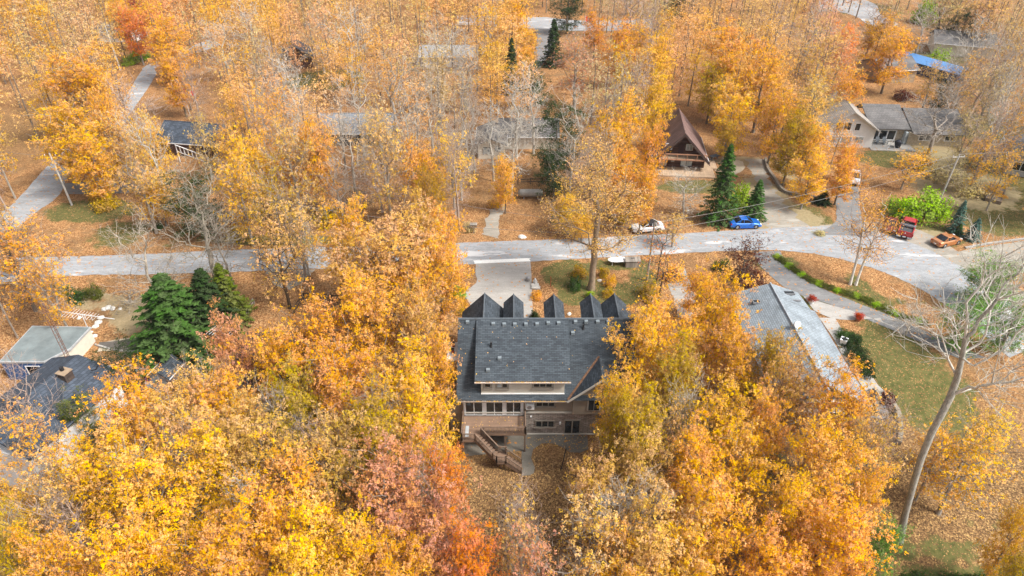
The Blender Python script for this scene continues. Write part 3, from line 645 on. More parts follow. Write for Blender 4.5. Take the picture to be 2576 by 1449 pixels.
# birch with three white stems
bx, by, bz = G(2138, 716); base = (bx, by, bz)
for k, (dx, dy, hh) in enumerate(((-.7, .4, 13.5), (.9, .6, 12.0))):
    st = [(.25*k, 0, 0)]+[(.25*k+dx*t*t*.9+dx*.15*t, dy*t, hh*t*.72) for t in (.15, .3, .45, .6, .8, 1)]
    P = limb_points(r, 190, hh, 2.5, .34, 9, .3, .16, 0)+np.array([dx*.75, dy, 0])
    own_tree('birch%d' % k, st, 13, P, .15, False, 'O', ['white-barked birch with upright stem on the leafy island', 'white-barked birch leaning right on the leafy island'][k], base if not k else (bx+.45, by-.1, bz), (214, 208, 200), leaves=12, size=.14, cover=.7, rmin=.012, twig=(150, 120, 96), name='birch_tree')
# thin orange tree in front of the white car
tree_at('sprig', 1648, 735, 12.5, 2.3, 'D', 'thin orange-leaved sapling rising beside the utility pole by the road', bark=(96, 84, 74))
tree_at('sprig', 1655, 770, 9, 2.6, 'O', 'low thin orange tree just right of the roadside sapling', bark=(96, 84, 74))
tree_at('thin', 1860, 735, 8.4, 2.7, 'M', 'maroon-leaved tree between the road and the grey driveway', bark=(110, 100, 92))
tree_at('bare', 545, 722, 17.5, 4.3, 'B', 'tall bare grey tree fanning up from behind the evergreen clump by the road', bark=(150, 142, 128))
tree_at('bare', 590, 724, 12, 2.6, 'B', 'shorter bare tree just right of the tall bare grey tree', bark=(140, 130, 118))
tree_at('bare', 422, 806, 14.5, 4.4, 'B', 'bare grey tree spreading in front of the green spruce', bark=(158, 148, 134))
tree_at('thin', 730, 775, 15, 3.4, 'P', 'tall half-bare tree whose dark trunk stands on bare leaf litter', bark=(80, 66, 52))
tree_at('thin', 90, 782, 14, 3.6, 'O', 'orange tree with leaning trunk above the flat grey roof', bark=(120, 108, 96))
tree_at('sprig', 45, 850, 14, 2.6, 'O', 'slim tree left of the flat grey roof', bark=(140, 128, 116))
# evergreens
EV = [('spruce', 462, 872, 10.2, 5.9, 'F', 'broad conical green spruce right of the brown shed'), ('spruce', 540, 835, 9.2, 4.0, 'E', 'dark cedar at the right end of the evergreen clump'), ('spruce', 585, 805, 8.4, 3.0, 'V', 'olive cedar at the far right of the evergreen clump'),
      ('spruce', 1805, 556, 12.5, 3.0, 'F', 'tallest bright green spruce beside the brown A-frame cabin'), ('spruce', 1893, 548, 6.6, 2.1, 'F', 'small round spruce by the blue car'),
      ('spruce', 2400, 582, 5.2, 1.35, 'S', 'blue spruce beside the green bush, taller of two'), ('spruce', 2442, 602, 3.6, 1.35, 'S', 'short blue spruce behind the copper car'),
      ('spruce', 2408, 590, 1.9, .8, 'F', 'tiny green spruce between the two blue spruces'), ('spruce', 1390, 165, 11, 3.2, 'E', 'spruce beside the far driveway'),
      ('spruce', 1285, 235, 12, 2.6, 'E', 'narrow dark spruce left of the white bare tree'), ('spruce', 2068, 512, 2.4, 1.6, 'E', 'squat dark juniper at the foot of the yellow trees')]
for k, u, v, H, R, c, lb in EV: tree_at(k, u, v, H, R, c, lb)
PN = [      ('pine', 490, 500, 78, 'E', 11, 'dark evergreen behind the bare grey tree'), ('pine', 1400, 330, 72, 'E', 15, 'large dark evergreen behind bare trees left of the cabin'), ('pine', 1395, 420, 50, 'E', 10, 'dark evergreen under the large evergreen'),
      ('pine', 1330, 195, 48, 'E', 12, 'dark evergreen behind the white bare trees'), ('pine', 1600, 470, 46, 'E', 9, 'dark evergreen left of the cabin deck'), ('pine', 300, 925, 55, 'E', 8, 'green pine overlapping the navy roof'),
      ('pine', 200, 1055, 55, 'V', 9, 'olive pine at the lower edge of the navy roof'), ('pine', 2500, 700, 75, 'N', 8, 'light green pine between the road and the branch road'), ('pine', 2440, 800, 60, 'N', 8, 'light green pine behind the huge bare crown'),
      ('pine', 2560, 800, 60, 'N', 9, 'light green pine at the right edge'), ('pine', 2230, 1375, 50, 'N', 9, 'grey-green pine beside the huge leaning trunk'), ('pine', 530, 1250, 1, 'E', 5, ''), ('pine', 2370, 240, 30, 'E', 9, 'dark evergreen behind the bare tree beyond the grey roof'),
      ('pine', 1700, 15, 45, 'E', 12, 'dark evergreen at the top edge'), ('pine', 1430, 12, 45, 'E', 13, 'dark evergreen beyond the far road'), ('pine', 1245, 500, 1, 'E', 5, ''), ('pine', 2420, 60, 36, 'E', 11, 'evergreen near the top right grey roof'), ('pine', 1580, 250, 1, 'E', 9, '')]
for k, u, v, rp, c, H, lb in PN:
    if rp > 2: crown_at(k, u, v, rp, c, H, lb)
# shrubs: kind, u, v, radius m, height m, colour, label
SH = [('shrub', 1457, 695, 1.25, 1.7, 'G', 'yellow-green round bush left of the tall trunk'), ('shrub', 1447, 725, 1.15, 2.0, 'F', 'green round bush left of the tall trunk'), ('shrub', 1535, 718, 1.0, 1.7, 'Y', 'yellow round bush right of the tall trunk'),
      ('shrub', 1518, 695, .9, 1.5, 'G', 'olive-yellow bush behind the yellow round bush'), ('shrub', 1530, 745, .95, 1.3, 'G', 'low gold bush in front of the yellow round bush'), ('shrub', 1484, 748, .7, 1.1, 'L', 'small lime bush at the foot of the tall trunk'),
      ('shrub', 1635, 745, 1.5, 2.4, 'G', 'gold-green bush beside the utility pole'), ('shrub', 1155, 745, 1.1, 1.5, 'L', 'lime bush on the left edge of the concrete driveway'), ('shrub', 1160, 790, .8, 1.2, 'G', 'low gold-green bush left of the dormers'),
      ('shrub', 1163, 770, .9, 1.2, 'O', 'orange leafy bush left of the driveway'), ('shrub', 1345, 800, .7, 1.2, 'E', 'dark juniper bush between the dormers'), ('shrub', 1350, 750, .9, 1.1, 'O', 'orange leafy bush right of the driveway'),
      ('shrub', 1857, 520, 2.0, 4.0, 'L', 'lime green bush between two spruces'), ('shrub', 200, 752, 1.4, 1.7, 'F', 'middle bright green bush of three above the stones'), ('shrub', 240, 745, 1.3, 1.8, 'V', 'right-hand bright green bush of three above the stones'),
      ('shrub', 158, 735, 1.2, 1.2, 'V', 'left-hand low green bush of three above the stones'), ('shrub', 2270, 545, 3.0, 3.6, 'L', 'left half of the big bright green bush behind the red pickup'), ('shrub', 2330, 545, 3.6, 4.2, 'L', 'right half of the big bright green bush behind the red pickup'),
      ('shrub', 2232, 530, 1.3, 2.2, 'L', 'small green bush left of the big bright green bush'), ('shrub', 2125, 848, 1.3, 1.1, 'F', 'bright green juniper at the top of the juniper bed'), ('shrub', 2142, 875, 1.5, 1.2, 'E', 'second juniper down the bed beside the grey roof'),
      ('shrub', 2157, 902, 1.7, 1.3, 'E', 'third juniper down the bed beside the grey roof'), ('shrub', 2172, 930, 1.6, 1.2, 'E', 'lowest juniper of the bed beside the grey roof'), ('shrub', 2150, 855, 1.1, .9, 'E', 'dark juniper leaning on the bright one'),
      ('shrub', 400, 575, 1.0, 1.1, 'F', 'small green bush on the left leafy bank'), ('shrub', 270, 525, 2.2, 2.6, 'G', 'gold-green bush beside the left utility pole'), ('shrub', 245, 500, 1.4, 1.5, 'Y', 'small yellow bush near the left driveway'),
      ('shrub', 1395, 560, .8, 1.2, 'S', 'blue-green bush on the verge'), ('shrub', 1880, 710, 2.4, 2.0, 'M', 'maroon bush under the maroon tree'), ('shrub', 1815, 680, 1.5, 1.8, 'V', 'olive bush left of the maroon tree'),
      ('shrub', 1560, 555, 1.5, 1.8, 'G', 'gold-green bush on the verge left of the white car'), ('shrub', 1500, 570, 1.2, 1.3, 'O', 'orange bush on the verge under the tall maple'), ('shrub', 2350, 165, 3.2, 4, 'L', 'bright green bush above the blue roof'),
      ('shrub', 2320, 60, 4, 7, 'L', 'lime yellow tree-like bush at the top right'), ('shrub', 350, 150, 3, 2.5, 'L', 'green bush on the bank by the far-left pole'), ('shrub', 330, 160, 2.5, 2.0, 'L', 'lower green bush on the bank by the far-left pole'), ('shrub', 2230, 1010, 1.2, 1.3, 'M', 'dark maroon bush beside the stone steps'),
      ('airy', 1250, 520, 1.5, 1.8, 'O', 'thin orange bush by the gravel drive'), ('airy', 1180, 580, 1.3, 1.6, 'W', 'straw-coloured grass clump by the mailbox'), ('airy', 2440, 490, 3, 2.2, 'W', 'dry brush clump beside the raised planter'), ('airy', 2470, 420, 3.5, 2.6, 'V', 'olive brush clump uphill of the raised planter'),
      ('airy', 2360, 450, 3, 2.2, 'W', 'dry brush clump below the leaning bare tree'), ('airy', 600, 600, 2.5, 2.4, 'G', 'thin gold bush on the road verge'), ('airy', 830, 560, 3, 3, 'G', 'gold undergrowth bush beyond the road'), ('airy', 1610, 520, 2.4, 2.4, 'O', 'thin orange bush behind the white car'),
      ('airy', 2060, 590, 1, .8, 'W', 'low dry tuft by the asphalt driveway'), ('airy', 1690, 700, 2, 2.2, 'O', 'thin orange bush beside the narrow driveway'), ('airy', 2270, 250, 2.6, 2.4, 'M', 'dark red brush behind the right-hand grey roof'), ('airy', 2330, 250, 2.4, 2.0, 'O', 'rusty brush between grey roof and cottage'),
      ('twiggy', 330, 760, 3, 2, 'W', 'bare grey twiggy bush above the stones'), ('twiggy', 2225, 1080, 2.6, 2.6, 'W', 'bare twiggy bush below the stone steps'), ('twiggy', 820, 545, 3, 3.5, 'W', 'bare twiggy thicket beyond the road'), ('twiggy', 900, 520, 3.6, 4, 'W', 'taller bare twiggy thicket beyond the road')]
for k, u, v, R, H, c, lb in SH: tree_at(k, u, v, H, R, c, lb, cat='bush', sink=.05)
for u in range(2290, 2580, 34):
    tree_at('shrub', u, 1474+5*math.sin(u), 1.2, 1.3, 'F', 'bright green bush in the row along the bottom right edge', cat='bush', group='bushes along the bottom right edge')
# hedge along the island
hp = resample([G(*p)[:2] for p in [(1955, 648), (1985, 672), (2040, 706), (2100, 730), (2170, 752), (2250, 790), (2320, 812)]], 26)
for i, (x, y) in enumerate(hp): plant('shrub', x, y, .55, .8, 'V' if i % 3 else 'L', 'clipped olive hedge bush in the row edging the leafy island', cat='bush', group='hedge bushes edging the leafy island', sink=.05)

# ------------------------------------------------------------------ the rest of the wood
ZONES = [(60, 60, 'POOB'), (200, 40, 'PPOB'), (330, 40, 'DOPO'), (430, 120, 'OPP'), (560, 60, 'PBOP'), (650, 60, 'OYPB'), (760, 60, 'PBOO'), (900, 60, 'PPBO'), (1050, 60, 'BPPO'), (1180, 60, 'POY'), (1290, 60, 'YYP'), (1400, 20, 'OEP'), (1600, 20, 'BPB'), (1750, 60, 'PBO'), (1900, 60, 'OPP'), (2050, 40, 'PPK'), (2300, 40, 'YPB'), (2450, 50, 'PPB'), (2560, 100, 'PPB'),
         (40, 200, 'PPO'), (40, 300, 'YGO'), (560, 200, 'OOYP'), (700, 200, 'BBPO'), (850, 200, 'OYOO'), (980, 230, 'BBPO'), (1120, 230, 'BBP'), (1200, 260, 'OPP'), (1100, 330, 'POP'), (950, 350, 'POB'), (800, 330, 'POP'), (650, 330, 'POY'), (500, 250, 'OPY'), (380, 300, 'PPO'), (300, 380, 'PYO'), (350, 430, 'YOP'), (620, 450, 'YOP'), (800, 450, 'OPP'), (900, 450, 'BPOO'), (1060, 430, 'YOG'), (1180, 430, 'YOP'),
         (1250, 450, 'YO'), (1450, 300, 'PBE'), (1530, 250, 'BP'), (1640, 300, 'YO'), (1640, 450, 'OOB'), (1700, 150, 'OPY'), (1850, 150, 'OYP'), (1830, 280, 'GYY'), (2000, 200, 'OPP'), (2050, 150, 'PPK'), (2200, 120, 'OPP'), (2400, 150, 'PPO'), (2500, 250, 'PPYB'), (2560, 350, 'YPO'), (2000, 350, 'YOP')]
CLEAR = [[(1355, 260), (1440, 260), (1440, 410), (1370, 430)], [(440, 440), (540, 440), (540, 560), (430, 560)], [(0, 640), (1160, 610), (1700, 580), (2100, 560), (2576, 560), (2576, 1449), (0, 1449)], [(0, 560), (120, 395), (200, 410), (310, 450), (400, 600), (150, 640)], [(322, 255), (335, 170), (405, 150), (400, 210), (345, 268)], [(1685, 285), (1780, 290), (1880, 395), (1960, 400), (2100, 590), (1840, 600), (1700, 455)],
         [(1815, 270), (1900, 270), (1960, 420), (1860, 420)], [(2085, 215), (2200, 245), (2360, 265), (2576, 380), (2576, 620), (2200, 600), (2170, 450), (2090, 370)], [(1320, 35), (1620, 45), (1620, 80), (1430, 84), (1400, 130), (1330, 100)], [(2120, 0), (2230, 0), (2240, 50), (2140, 36)], [(2230, 110), (2380, 110), (2380, 250), (2190, 250)],
         [(1205, 375), (1262, 375), (1262, 400), (1205, 400)], [(455, 310), (550, 310), (560, 370), (470, 360)], [(840, 290), (905, 290), (900, 330), (840, 325)], [(0, 335), (90, 330), (90, 460), (0, 420)], [(1220, 510), (1270, 510), (1250, 600), (1200, 600)], [(1300, 440), (1365, 440), (1365, 500), (1300, 500)], [(2200, 590), (2576, 520), (2576, 640), (2240, 640)], [(2400, 60), (2480, 60), (2480, 130), (2400, 130)], [(1055, 115), (1190, 120), (1185, 150), (1060, 150)]]
def inside(u, v, poly):
    c = False; n = len(poly)
    for i in range(n):
        (x1, y1), (x2, y2) = poly[i], poly[(i+1) % n]
        if (y1 > v) != (y2 > v) and u < (x2-x1)*(v-y1)/(y2-y1)+x1: c = not c
    return c
NO_BASE = [(28.5, 110, 9), (70, 120, 11), (88, 153, 8), (96, 158, 7), (-4, 114, 7), (-55, 114, 9), (-29, 118, 7)]
placed = [(o.location.x, o.location.y, max(2.5, R*.8)) for o, k, c, nm, lb, pv, R, H in PLANTS if o['category'] == 'tree']
cand = []
tries = 0
N_HAND = len(PLANTS); FILL = []
while tries < 30000:
    tries += 1
    y = rng.uniform(86, 262)**1.0; hw = (y*cp+50*sp)*.75+10; x = rng.uniform(-hw, hw)
    R = rng.uniform(2.8, 5.0) if y > 150 else rng.uniform(2.3, 4.3); H = rng.uniform(13, 20)
    if any((x-a)**2+(y-b)**2 < (.68*(R+c))**2 for a, b, c in placed): continue
    if any((x-a)**2+(y-b)**2 < c*c for a, b, c in NO_BASE): continue
    z = float(ground_h(x, y)); ok = True
    u0, v0, d = proj(x, y, z+H*.62); rp = R*FPX/d; rv = H*.38*cp*FPX/d
    b = proj(x, y, z)
    for a, c_ in ((0, 0), (1.1, 0), (-1.1, 0), (0, 1.1), (0, -1.1), (.8, .85), (-.8, .85), (.8, -.85), (-.8, -.85), (.55, .6), (-.55, .6), (.55, -.6), (-.55, -.6)):
        if any(inside(u0+a*rp, v0+c_*rv, p) for p in CLEAR): ok = False; break
    if not ok or any(inside(b[0], b[1], p) for p in CLEAR): continue
    placed.append((x, y, R)); FILL.append((x, y, H, R, u0, v0, d))
FILL.sort(key=lambda f: f[6])
n_tree_hand = sum(1 for p in PLANTS if p[0]['category'] == 'tree')
lim = 292-n_tree_hand
print('hand trees', n_tree_hand, 'fillers', len(FILL), 'plants', N_HAND)
for f in FILL[:lim]:
    x, y, H, R, u0, v0, d = f
    zc = min(ZONES, key=lambda q: (q[0]-u0)**2+((q[1]-v0)*1.6)**2); c = zc[2][rng.integers(len(zc[2]))]
    if c != 'E' and v0 < 470 and rng.random() < (.58 if 540 < u0 < 1300 and v0 < 400 else .36): c = 'B'
    if c == 'B': plant('bare', x, y, H, R*.9, 'B')
    elif c == 'E': plant('spruce', x, y, H*.8, R*.6, 'E')
    else:
        thin = c in 'PK' or rng.random() < .5
        k = ('farthin' if thin else 'far') if d > 150 else ('thin' if thin else ('near' if d < 135 else 'far'))
        plant(k, x, y, H, R, c)
# what lies past the first three hundred reads as one mass
rest = FILL[lim:]
if rest:
    fw = []
    VV, QQ, RN, CL, CC = [], [], [], [], []; off = 0; wv, wq = MB(), None
    for x, y, H, R, u0, v0, d in rest[::1]:
        if rng.random() < .3: continue
        zc = min(ZONES, key=lambda q: (q[0]-u0)**2+((q[1]-v0)*1.6)**2); c_ = zc[2][rng.integers(len(zc[2]))]
        if c_ == 'B': c_ = 'W'
        tr, cr, H0, R0, _ = PROTO['farthin' if c_ in 'PW' else 'far'][rng.integers(5)]; n = len(cr.vertices); co = np.empty(n*3, np.float32); cr.vertices.foreach_get('co', co); co = co.reshape(-1, 3)
        a = rng.uniform(0, 6.28); ca, sa = math.cos(a), math.sin(a)
        co = np.c_[(co[:, 0]*ca-co[:, 1]*sa)*R/R0+x, (co[:, 0]*sa+co[:, 1]*ca)*R/R0+y, co[:, 2]*H/H0+float(ground_h(x, y))]
        keep = np.repeat(rng.random(n//4) < (.6 if c_ in 'PW' else .45), 4); co = co[keep]; VV.append(co); QQ.append(np.arange(len(co)).reshape(-1, 4)+off); off += len(co)
        RN.append(rng.random(len(co)//4)); CL.append(np.clip(rng.random()+rng.normal(0, .1, len(co)//4), 0, 1)); cc_ = np.array(lin(LC[c_]))*.72+np.array([.5, .36, .23])*.28; CC.append(np.tile(cc_, (len(co)//4, 1)))
        wv.tube([(x, y, float(ground_h(x, y))-.1), (x+.2, y, H*.75)], [.2, .05], 5, False)
    o = bpy.data.objects.new('far_wood', mesh_np('far_wood', np.vstack(VV), np.vstack(QQ), LEAFW, {'rnd': np.concatenate(RN), 'clump': np.concatenate(CL), 'cr': np.vstack(CC)[:, 0], 'cg': np.vstack(CC)[:, 1], 'cb': np.vstack(CC)[:, 2]})); COL.objects.link(o); o.color = lin(LC['P'])+(1,)
    tag(o, 'mass of pale autumn tree tops fading out along the top edge', 'wood', kind='stuff')
    w = wv.build('trunks', BARK, o); w.color = lin((130, 118, 106))+(1,); w['kind'] = 'stuff'
    print('stuff trees', len(rest))

# every plant without its own words is told apart by colour, form, place and order
def where(u, v):
    if v < 130:
        for lim_, t in ((420, 'at the top edge above the far-left utility pole'), (820, 'at the top edge left of the pale-roofed house'), (1250, 'at the top edge around the pale-roofed house'), (1700, 'at the top edge beside the far road'), (2150, 'at the top edge above the brown cabin'), (9999, 'at the top edge right of the far cul-de-sac')):
            if u < lim_: return t
    if v < 420:
        for lim_, t in ((280, 'left of the side road'), (640, 'around the dark-roofed house with white railing'), (1040, 'around the mid-left grey roof'), (1370, 'behind the small cream house'), (1690, 'left of the brown A-frame cabin'), (2090, 'right of and behind the brown cabin'), (9999, 'around the right-hand grey-roofed white house')):
            if u < lim_: return t
    if v < 640:
        for lim_, t in ((430, 'on the bank beside the side road'), (900, 'beyond the road at left'), (1220, 'beyond the road left of the gravel drive'), (1600, 'beyond the road behind the tall maple'), (2060, 'beside the cabin and parked cars'), (9999, 'in the yard behind the red pickup')):
            if u < lim_: return t
    if v < 780:
        for lim_, t in ((700, 'on the near side of the road at far left'), (1200, 'between the road and the lower wood'), (1800, 'in the front yard of the main house'), (9999, 'by the road bend at right')):
            if u < lim_: return t
    if v < 1060:
        for lim_, t in ((440, 'below the navy roof'), (800, 'in the left wood right of the shed'), (1180, 'in the wood just left of the main house'), (1900, 'just right of the main house'), (2250, 'below the long grey-blue roof'), (9999, 'beside the huge leaning trunk')):
            if u < lim_: return t
    for lim_, t in ((420, 'in the lower left wood'), (840, 'in the bottom wood left of centre'), (1240, 'in the lower wood left of the backyard'), (1560, 'in the lower wood below the backyard'), (1900, 'in the lower wood right of the backyard'), (2240, 'in the lower wood left of the leaning trunk'), (9999, 'at the lower right corner')):
        if u < lim_: return t
ORD = ['first', 'second', 'third', 'fourth', 'fifth', 'sixth', 'seventh', 'eighth', 'ninth', 'tenth', 'eleventh', 'twelfth', 'thirteenth', 'fourteenth', 'fifteenth', 'sixteenth']
bk = {}
for rec in PLANTS:
    o, kind, code, nm, lb, pv, R, H = rec
    if lb: continue
    form = {'bare': 'bare grey tree', 'spruce': 'dark spruce', 'pine': 'pine', 'near': NAMES.get(code, '')+' full maple', 'far': NAMES.get(code, '')+' full maple', 'thin': NAMES.get(code, '')+' thin maple', 'farthin': NAMES.get(code, '')+' thin maple', 'sprig': 'thin tree', 'airy': NAMES.get(code, '')+' brush'}[kind]
    bk.setdefault((form, where(*pv)), []).append(rec)
for (form, w), l_ in bk.items():
    l_.sort(key=lambda q: q[5][0])
    for i, rec in enumerate(l_):
        o = rec[0]
        o['label'] = (form+' '+w) if len(l_) == 1 else (ORD[min(i, 15)]+' from left, '+form+' '+w)
        if len(l_) > 1: o['group'] = 'the '+form+'s '+w
# ------------------------------------------------------------------ house materials
ROOF = shingle('charcoal_shingles', (.052, .064, .078), 'x', .5, .16, .22, 1.9, (.075, .092, .108))
ROOFY = shingle('charcoal_shingles_side', (.05, .062, .076), 'y', .42, .19, .35, 1.4)
NAVY = shingle('navy_shingles', (.06, .075, .1), 'y', .5, .24, .3, 1.8)
PALEROOF = shingle('pale_grey_shingles', (.25, .29, .325), 'y', .4, .22, .14, 2.4)
PALEROOFX = shingle('pale_grey_shingles_end', (.3, .34, .38), 'x', .4, .22, .14, 2.4)
GREYROOF = shingle('grey_shingles', (.15, .145, .145), 'x', .5, .3, .12, 2)
TANROOF = shingle('worn_tan_shingles', (.33, .3, .27), 'y', .5, .3, .12, 2)
BROWNROOF = shingle('brown_metal_roof', (.17, .105, .095), 'y', .3, 30, .1, 1, (.2, .13, .115))
STUCCO = plain('warm_stucco', (.46, .43, .37), .9, var=.06, scale=1.2); STUCCOD = plain('taupe_stucco', (.3, .255, .2), .9, var=.08, scale=1.2)
STONE = stonewall('grey_ledge_stone', (.24, .205, .18), (.4, .35, .31), (.13, .115, .1))
DECK = boards('brown_deck_boards', (.21, .135, .092), 'y', .14, .16); RAIL = boards('brown_stained_rails', (.155, .105, .075), 'x', .13, .14)
BRICKR = plain('red_flue_brick', (.35, .06, .04)); TRIM = plain('cream_trim', (.55, .52, .46), .7, var=.05)
LOG = boards('dark_log_siding', (.085, .04, .026), 'z', .19, .3); WOODL = boards('pale_new_deck_wood', (.42, .3, .2), 'x', .16, .12)
CREAM = plain('cream_siding', (.6, .56, .48), .8, var=.06); WSIDE = plain('white_siding', (.7, .7, .7), .7, var=.05); TANSTONE = stonewall('tan_stone_veneer', (.42, .35, .25), (.5, .43, .33), (.35, .3, .22), 'x', .7, .25)
GSIDE = boards('grey_lap_siding', (.4, .41, .43), 'z', .2, .05); BLUEW = plain('blue_painted_wall', (.035, .09, .22), .6, var=.2)
FLATR = plain('ponded_flat_roof', (.17, .2, .205), .8, var=.28, scale=.55)
OLDW = boards('old_grey_boards', (.26, .23, .2), 'x', .15, .25)

def window(name, par, x0, x1, z0, z1, y, nx=1, mat=None, frame=TRIM, fw=.09, sill=False, face=-1, ax='x', glass=GLASS, trim=0, blind=()):
    """window in a wall plane; ax x: wall faces +-y at y; ax y: wall faces +-x at position y"""
    f, g = MB(), MB()
    def bx(m, a0, a1, d0, d1, c0, c1):
        d0, d1 = sorted((y+face*d0, y+face*d1))
        m.box(a0, a1, d0, d1, c0, c1) if ax == 'x' else m.box(d0, d1, a0, a1, c0, c1)
    bx(f, x0, x0+fw, -.02, .07, z0, z1); bx(f, x1-fw, x1, -.02, .07, z0, z1)
    bx(f, x0+fw, x1-fw, -.02, .07, z1-fw, z1); bx(f, x0+fw, x1-fw, -.02, .07, z0, z0+fw)
    w = (x1-x0-fw)/nx
    for i in range(1, nx): bx(f, x0+w*i, x0+w*i+fw, -.02, .068, z0+fw, z1-fw)
    if trim:
        bx(f, x0-trim, x0, -.02, .05, z0-trim, z1); bx(f, x1, x1+trim, -.02, .05, z0-trim, z1); bx(f, x0, x1, -.02, .05, z0-trim, z0)
    if sill: bx(f, x0-.15, x1+.15, -.02, .14, z0-.12-trim, z0-.003-trim)
    fo = f.build(name, frame, par)
    bx(g, x0+fw, x1-fw, .004, .03, z0+fw, z1-fw); g.build('pane', glass, fo)
    for i in blind:
        m = MB(); bx(m, x0+fw+w*i, x0+w*(i+1), .031, .045, z0+fw, z1-fw); m.build('blind', PALEGL, fo)
    return fo
def on_plane(u, v, a, b):
    """the point seen at u, v on the roof plane z = a + b*y"""
    dx, dy, dz = ray(u, v); t = (a-CAMZ)/(dz-b*dy); return dx*t, dy*t, CAMZ+dz*t

# ------------------------------------------------------------------ main house
H = thing('main_house', 'large stucco and stone house with charcoal shingle roof and five front dormers', 'house', (0, 56, -4.35))
off = (0, 56, -4.35)
m = MB()
RX0, RX1 = -5.6, 12.6; RY, RZ, EY, EZ = 56.1, 6.8, 49.8, 1.3; sl = (RZ-EZ)/(RY-EY)
m.box(-5.1, 12.2, 50.6, 61.6, -1.06, 1.35)
m.sprism([(50.6, 1.35), (61.6, 1.35), (56.1, 6.5)], -5.1, 12.2)
m.build('wall', STUCCOD, H, off)
MB().box(-5.14, 12.24, 50.56, 61.64, -4.45, -1.05).build('stone_wall', STONE, H, off)
MB().box(-5.2, 12.3, 50.44, 50.56, -1.17, -1.03).box(1.6, 12.3, 50.42, 50.56, -4.38, -4.24).build('ledge', TRIM, H, off)
m = MB(); m.slab([(RX0, EY, EZ), (RX1, EY, EZ), (RX1, RY, RZ), (RX0, RY, RZ)], .2); m.slab([(RX0, RY+.004, RZ), (RX1, RY+.004, RZ), (RX1, 62.4, EZ), (RX0, 62.4, EZ)], .2)
rf = m.build('roof', ROOF, H, off)
m = MB(); m.tube([(RX0, RY, RZ+.02), (RX1, RY, RZ+.02)], .13, 6); m.build('ridge_cap', plain('ridge_shingle', (.085, .1, .115), .9), rf)
bpy.context.view_layer.update()
for o in rf.children: o.location = (-off[0], -off[1], -off[2])
# shed dormer roof, its wall and cheeks
SB = .497; SA = 6.92-SB*RY
m = MB(); m.slab([(-3.68, 49.9, SA+SB*49.9), (5.82, 49.9, SA+SB*49.9), (5.82, RY, 6.92), (-3.68, RY, 6.92)], .2); m.build('upper_roof', ROOF, H, off)
def lowz(y): return EZ+sl*(y-EY)
m = MB(); m.sprism([(50.3, lowz(50.3)-.1), (50.3, SA+SB*50.3-.22), (55.8, SA+SB*55.8-.22), (55.8, lowz(55.8)-.1)], -3.1, 5.26); m.build('upper_wall', STUCCO, H, off)
MB().box(-3.12, 5.28, 50.22, 50.3, 1.74, 1.86).build('flashing', WHITE, H, off)
m = MB(); m.box(-3.7, 5.84, 49.78, 49.9, 3.6, 3.74); m.build('gutter', plain('leaf_filled_gutter', (.5, .42, .36), .7, var=.4, scale=9), H, off)
m = MB(); m.box(-5.6, 5.7, 49.68, 49.8, 1.1, 1.23); m.build('gutter', plain('dark_gutter', (.25, .2, .16), .7, var=.4, scale=9), H, off)
# cross gable at the right
GX, GP = 8.9, 4.2
m = MB(); m.slab([(5.6, 49.65, 1.3), (GX, 49.65, GP), (GX, 53.12, GP)], .16)
m.slab([(GX+.004, 49.65, GP), (12.3, 49.65, 1.3), (GX+.004, 53.12, GP)], .16); gro = m.build('gable_roof', ROOFY, H, off)
m = MB(); m.sprism([(6.2, -1.05), (11.7, -1.05), (11.7, 1.45), (GX, 3.9), (6.2, 1.5)], 50.2, 50.63, 'y'); m.build('gable_wall', STUCCOD, H, off)
m = MB(); m.bar((5.55, 49.62, 1.22), (GX, 49.62, GP-.06), .09, .2); m.bar((GX, 49.62, GP-.06), (12.35, 49.62, 1.22), .09, .2); m.build('rake_board', TRIM, H, off)
m = MB(); m.bar((5.62, 49.8, 1.4), (GX, 53.15, GP+.06), .22, .05); m.build('valley', plain('leaf_filled_valley', (.16, .085, .05), .9, var=.5, scale=5), H, off)
# dormers at the front: roofs whose ridges run away from the main ridge
for i, (cx_, hw_, L, zr, dz) in enumerate([(-3.0, 2.55, 5.0, 6.55, 2.6), (.17, 1.1, 4.7, 6.62, 1.15), (4.56, 1.1, 4.7, 6.62, 1.15), (8.6, 1.15, 4.75, 6.64, 1.2), (11.2, 1.9, 4.8, 6.64, 2.0)]):
    m = MB(); ya, yb = RY-.1, RY+L
    m.slab([(cx_-hw_, ya, zr-dz), (cx_, ya, zr), (cx_, yb, zr), (cx_-hw_, yb, zr-dz)], .12); m.slab([(cx_+.003, ya, zr), (cx_+hw_, ya, zr-dz), (cx_+hw_, yb, zr-dz), (cx_+.003, yb, zr)], .12)
    d = m.build('dormer', ROOFY, H, off)
    c = MB(); c.tube([(cx_, ya, zr+.01), (cx_, yb, zr+.01)], .075, 5).build('ridge_cap', bpy.data.materials['ridge_shingle'], d, (0, 0, 0)); 
    w = MB(); w.sprism([(cx_-hw_+.2, 1.5), (cx_+hw_-.2, 1.5), (cx_+hw_-.2, zr-dz+.05), (cx_, zr-.16), (cx_-hw_+.2, zr-dz+.05)], ya+.6, yb-.3, 'y').build('dormer_wall', STUCCO, d)
    window('window', d, cx_-hw_*.4, cx_+hw_*.4, zr-dz-1.2, zr-dz, yb-.3, 2, face=1)
    for k in d.children: k.location = (-off[0], -off[1], -off[2])
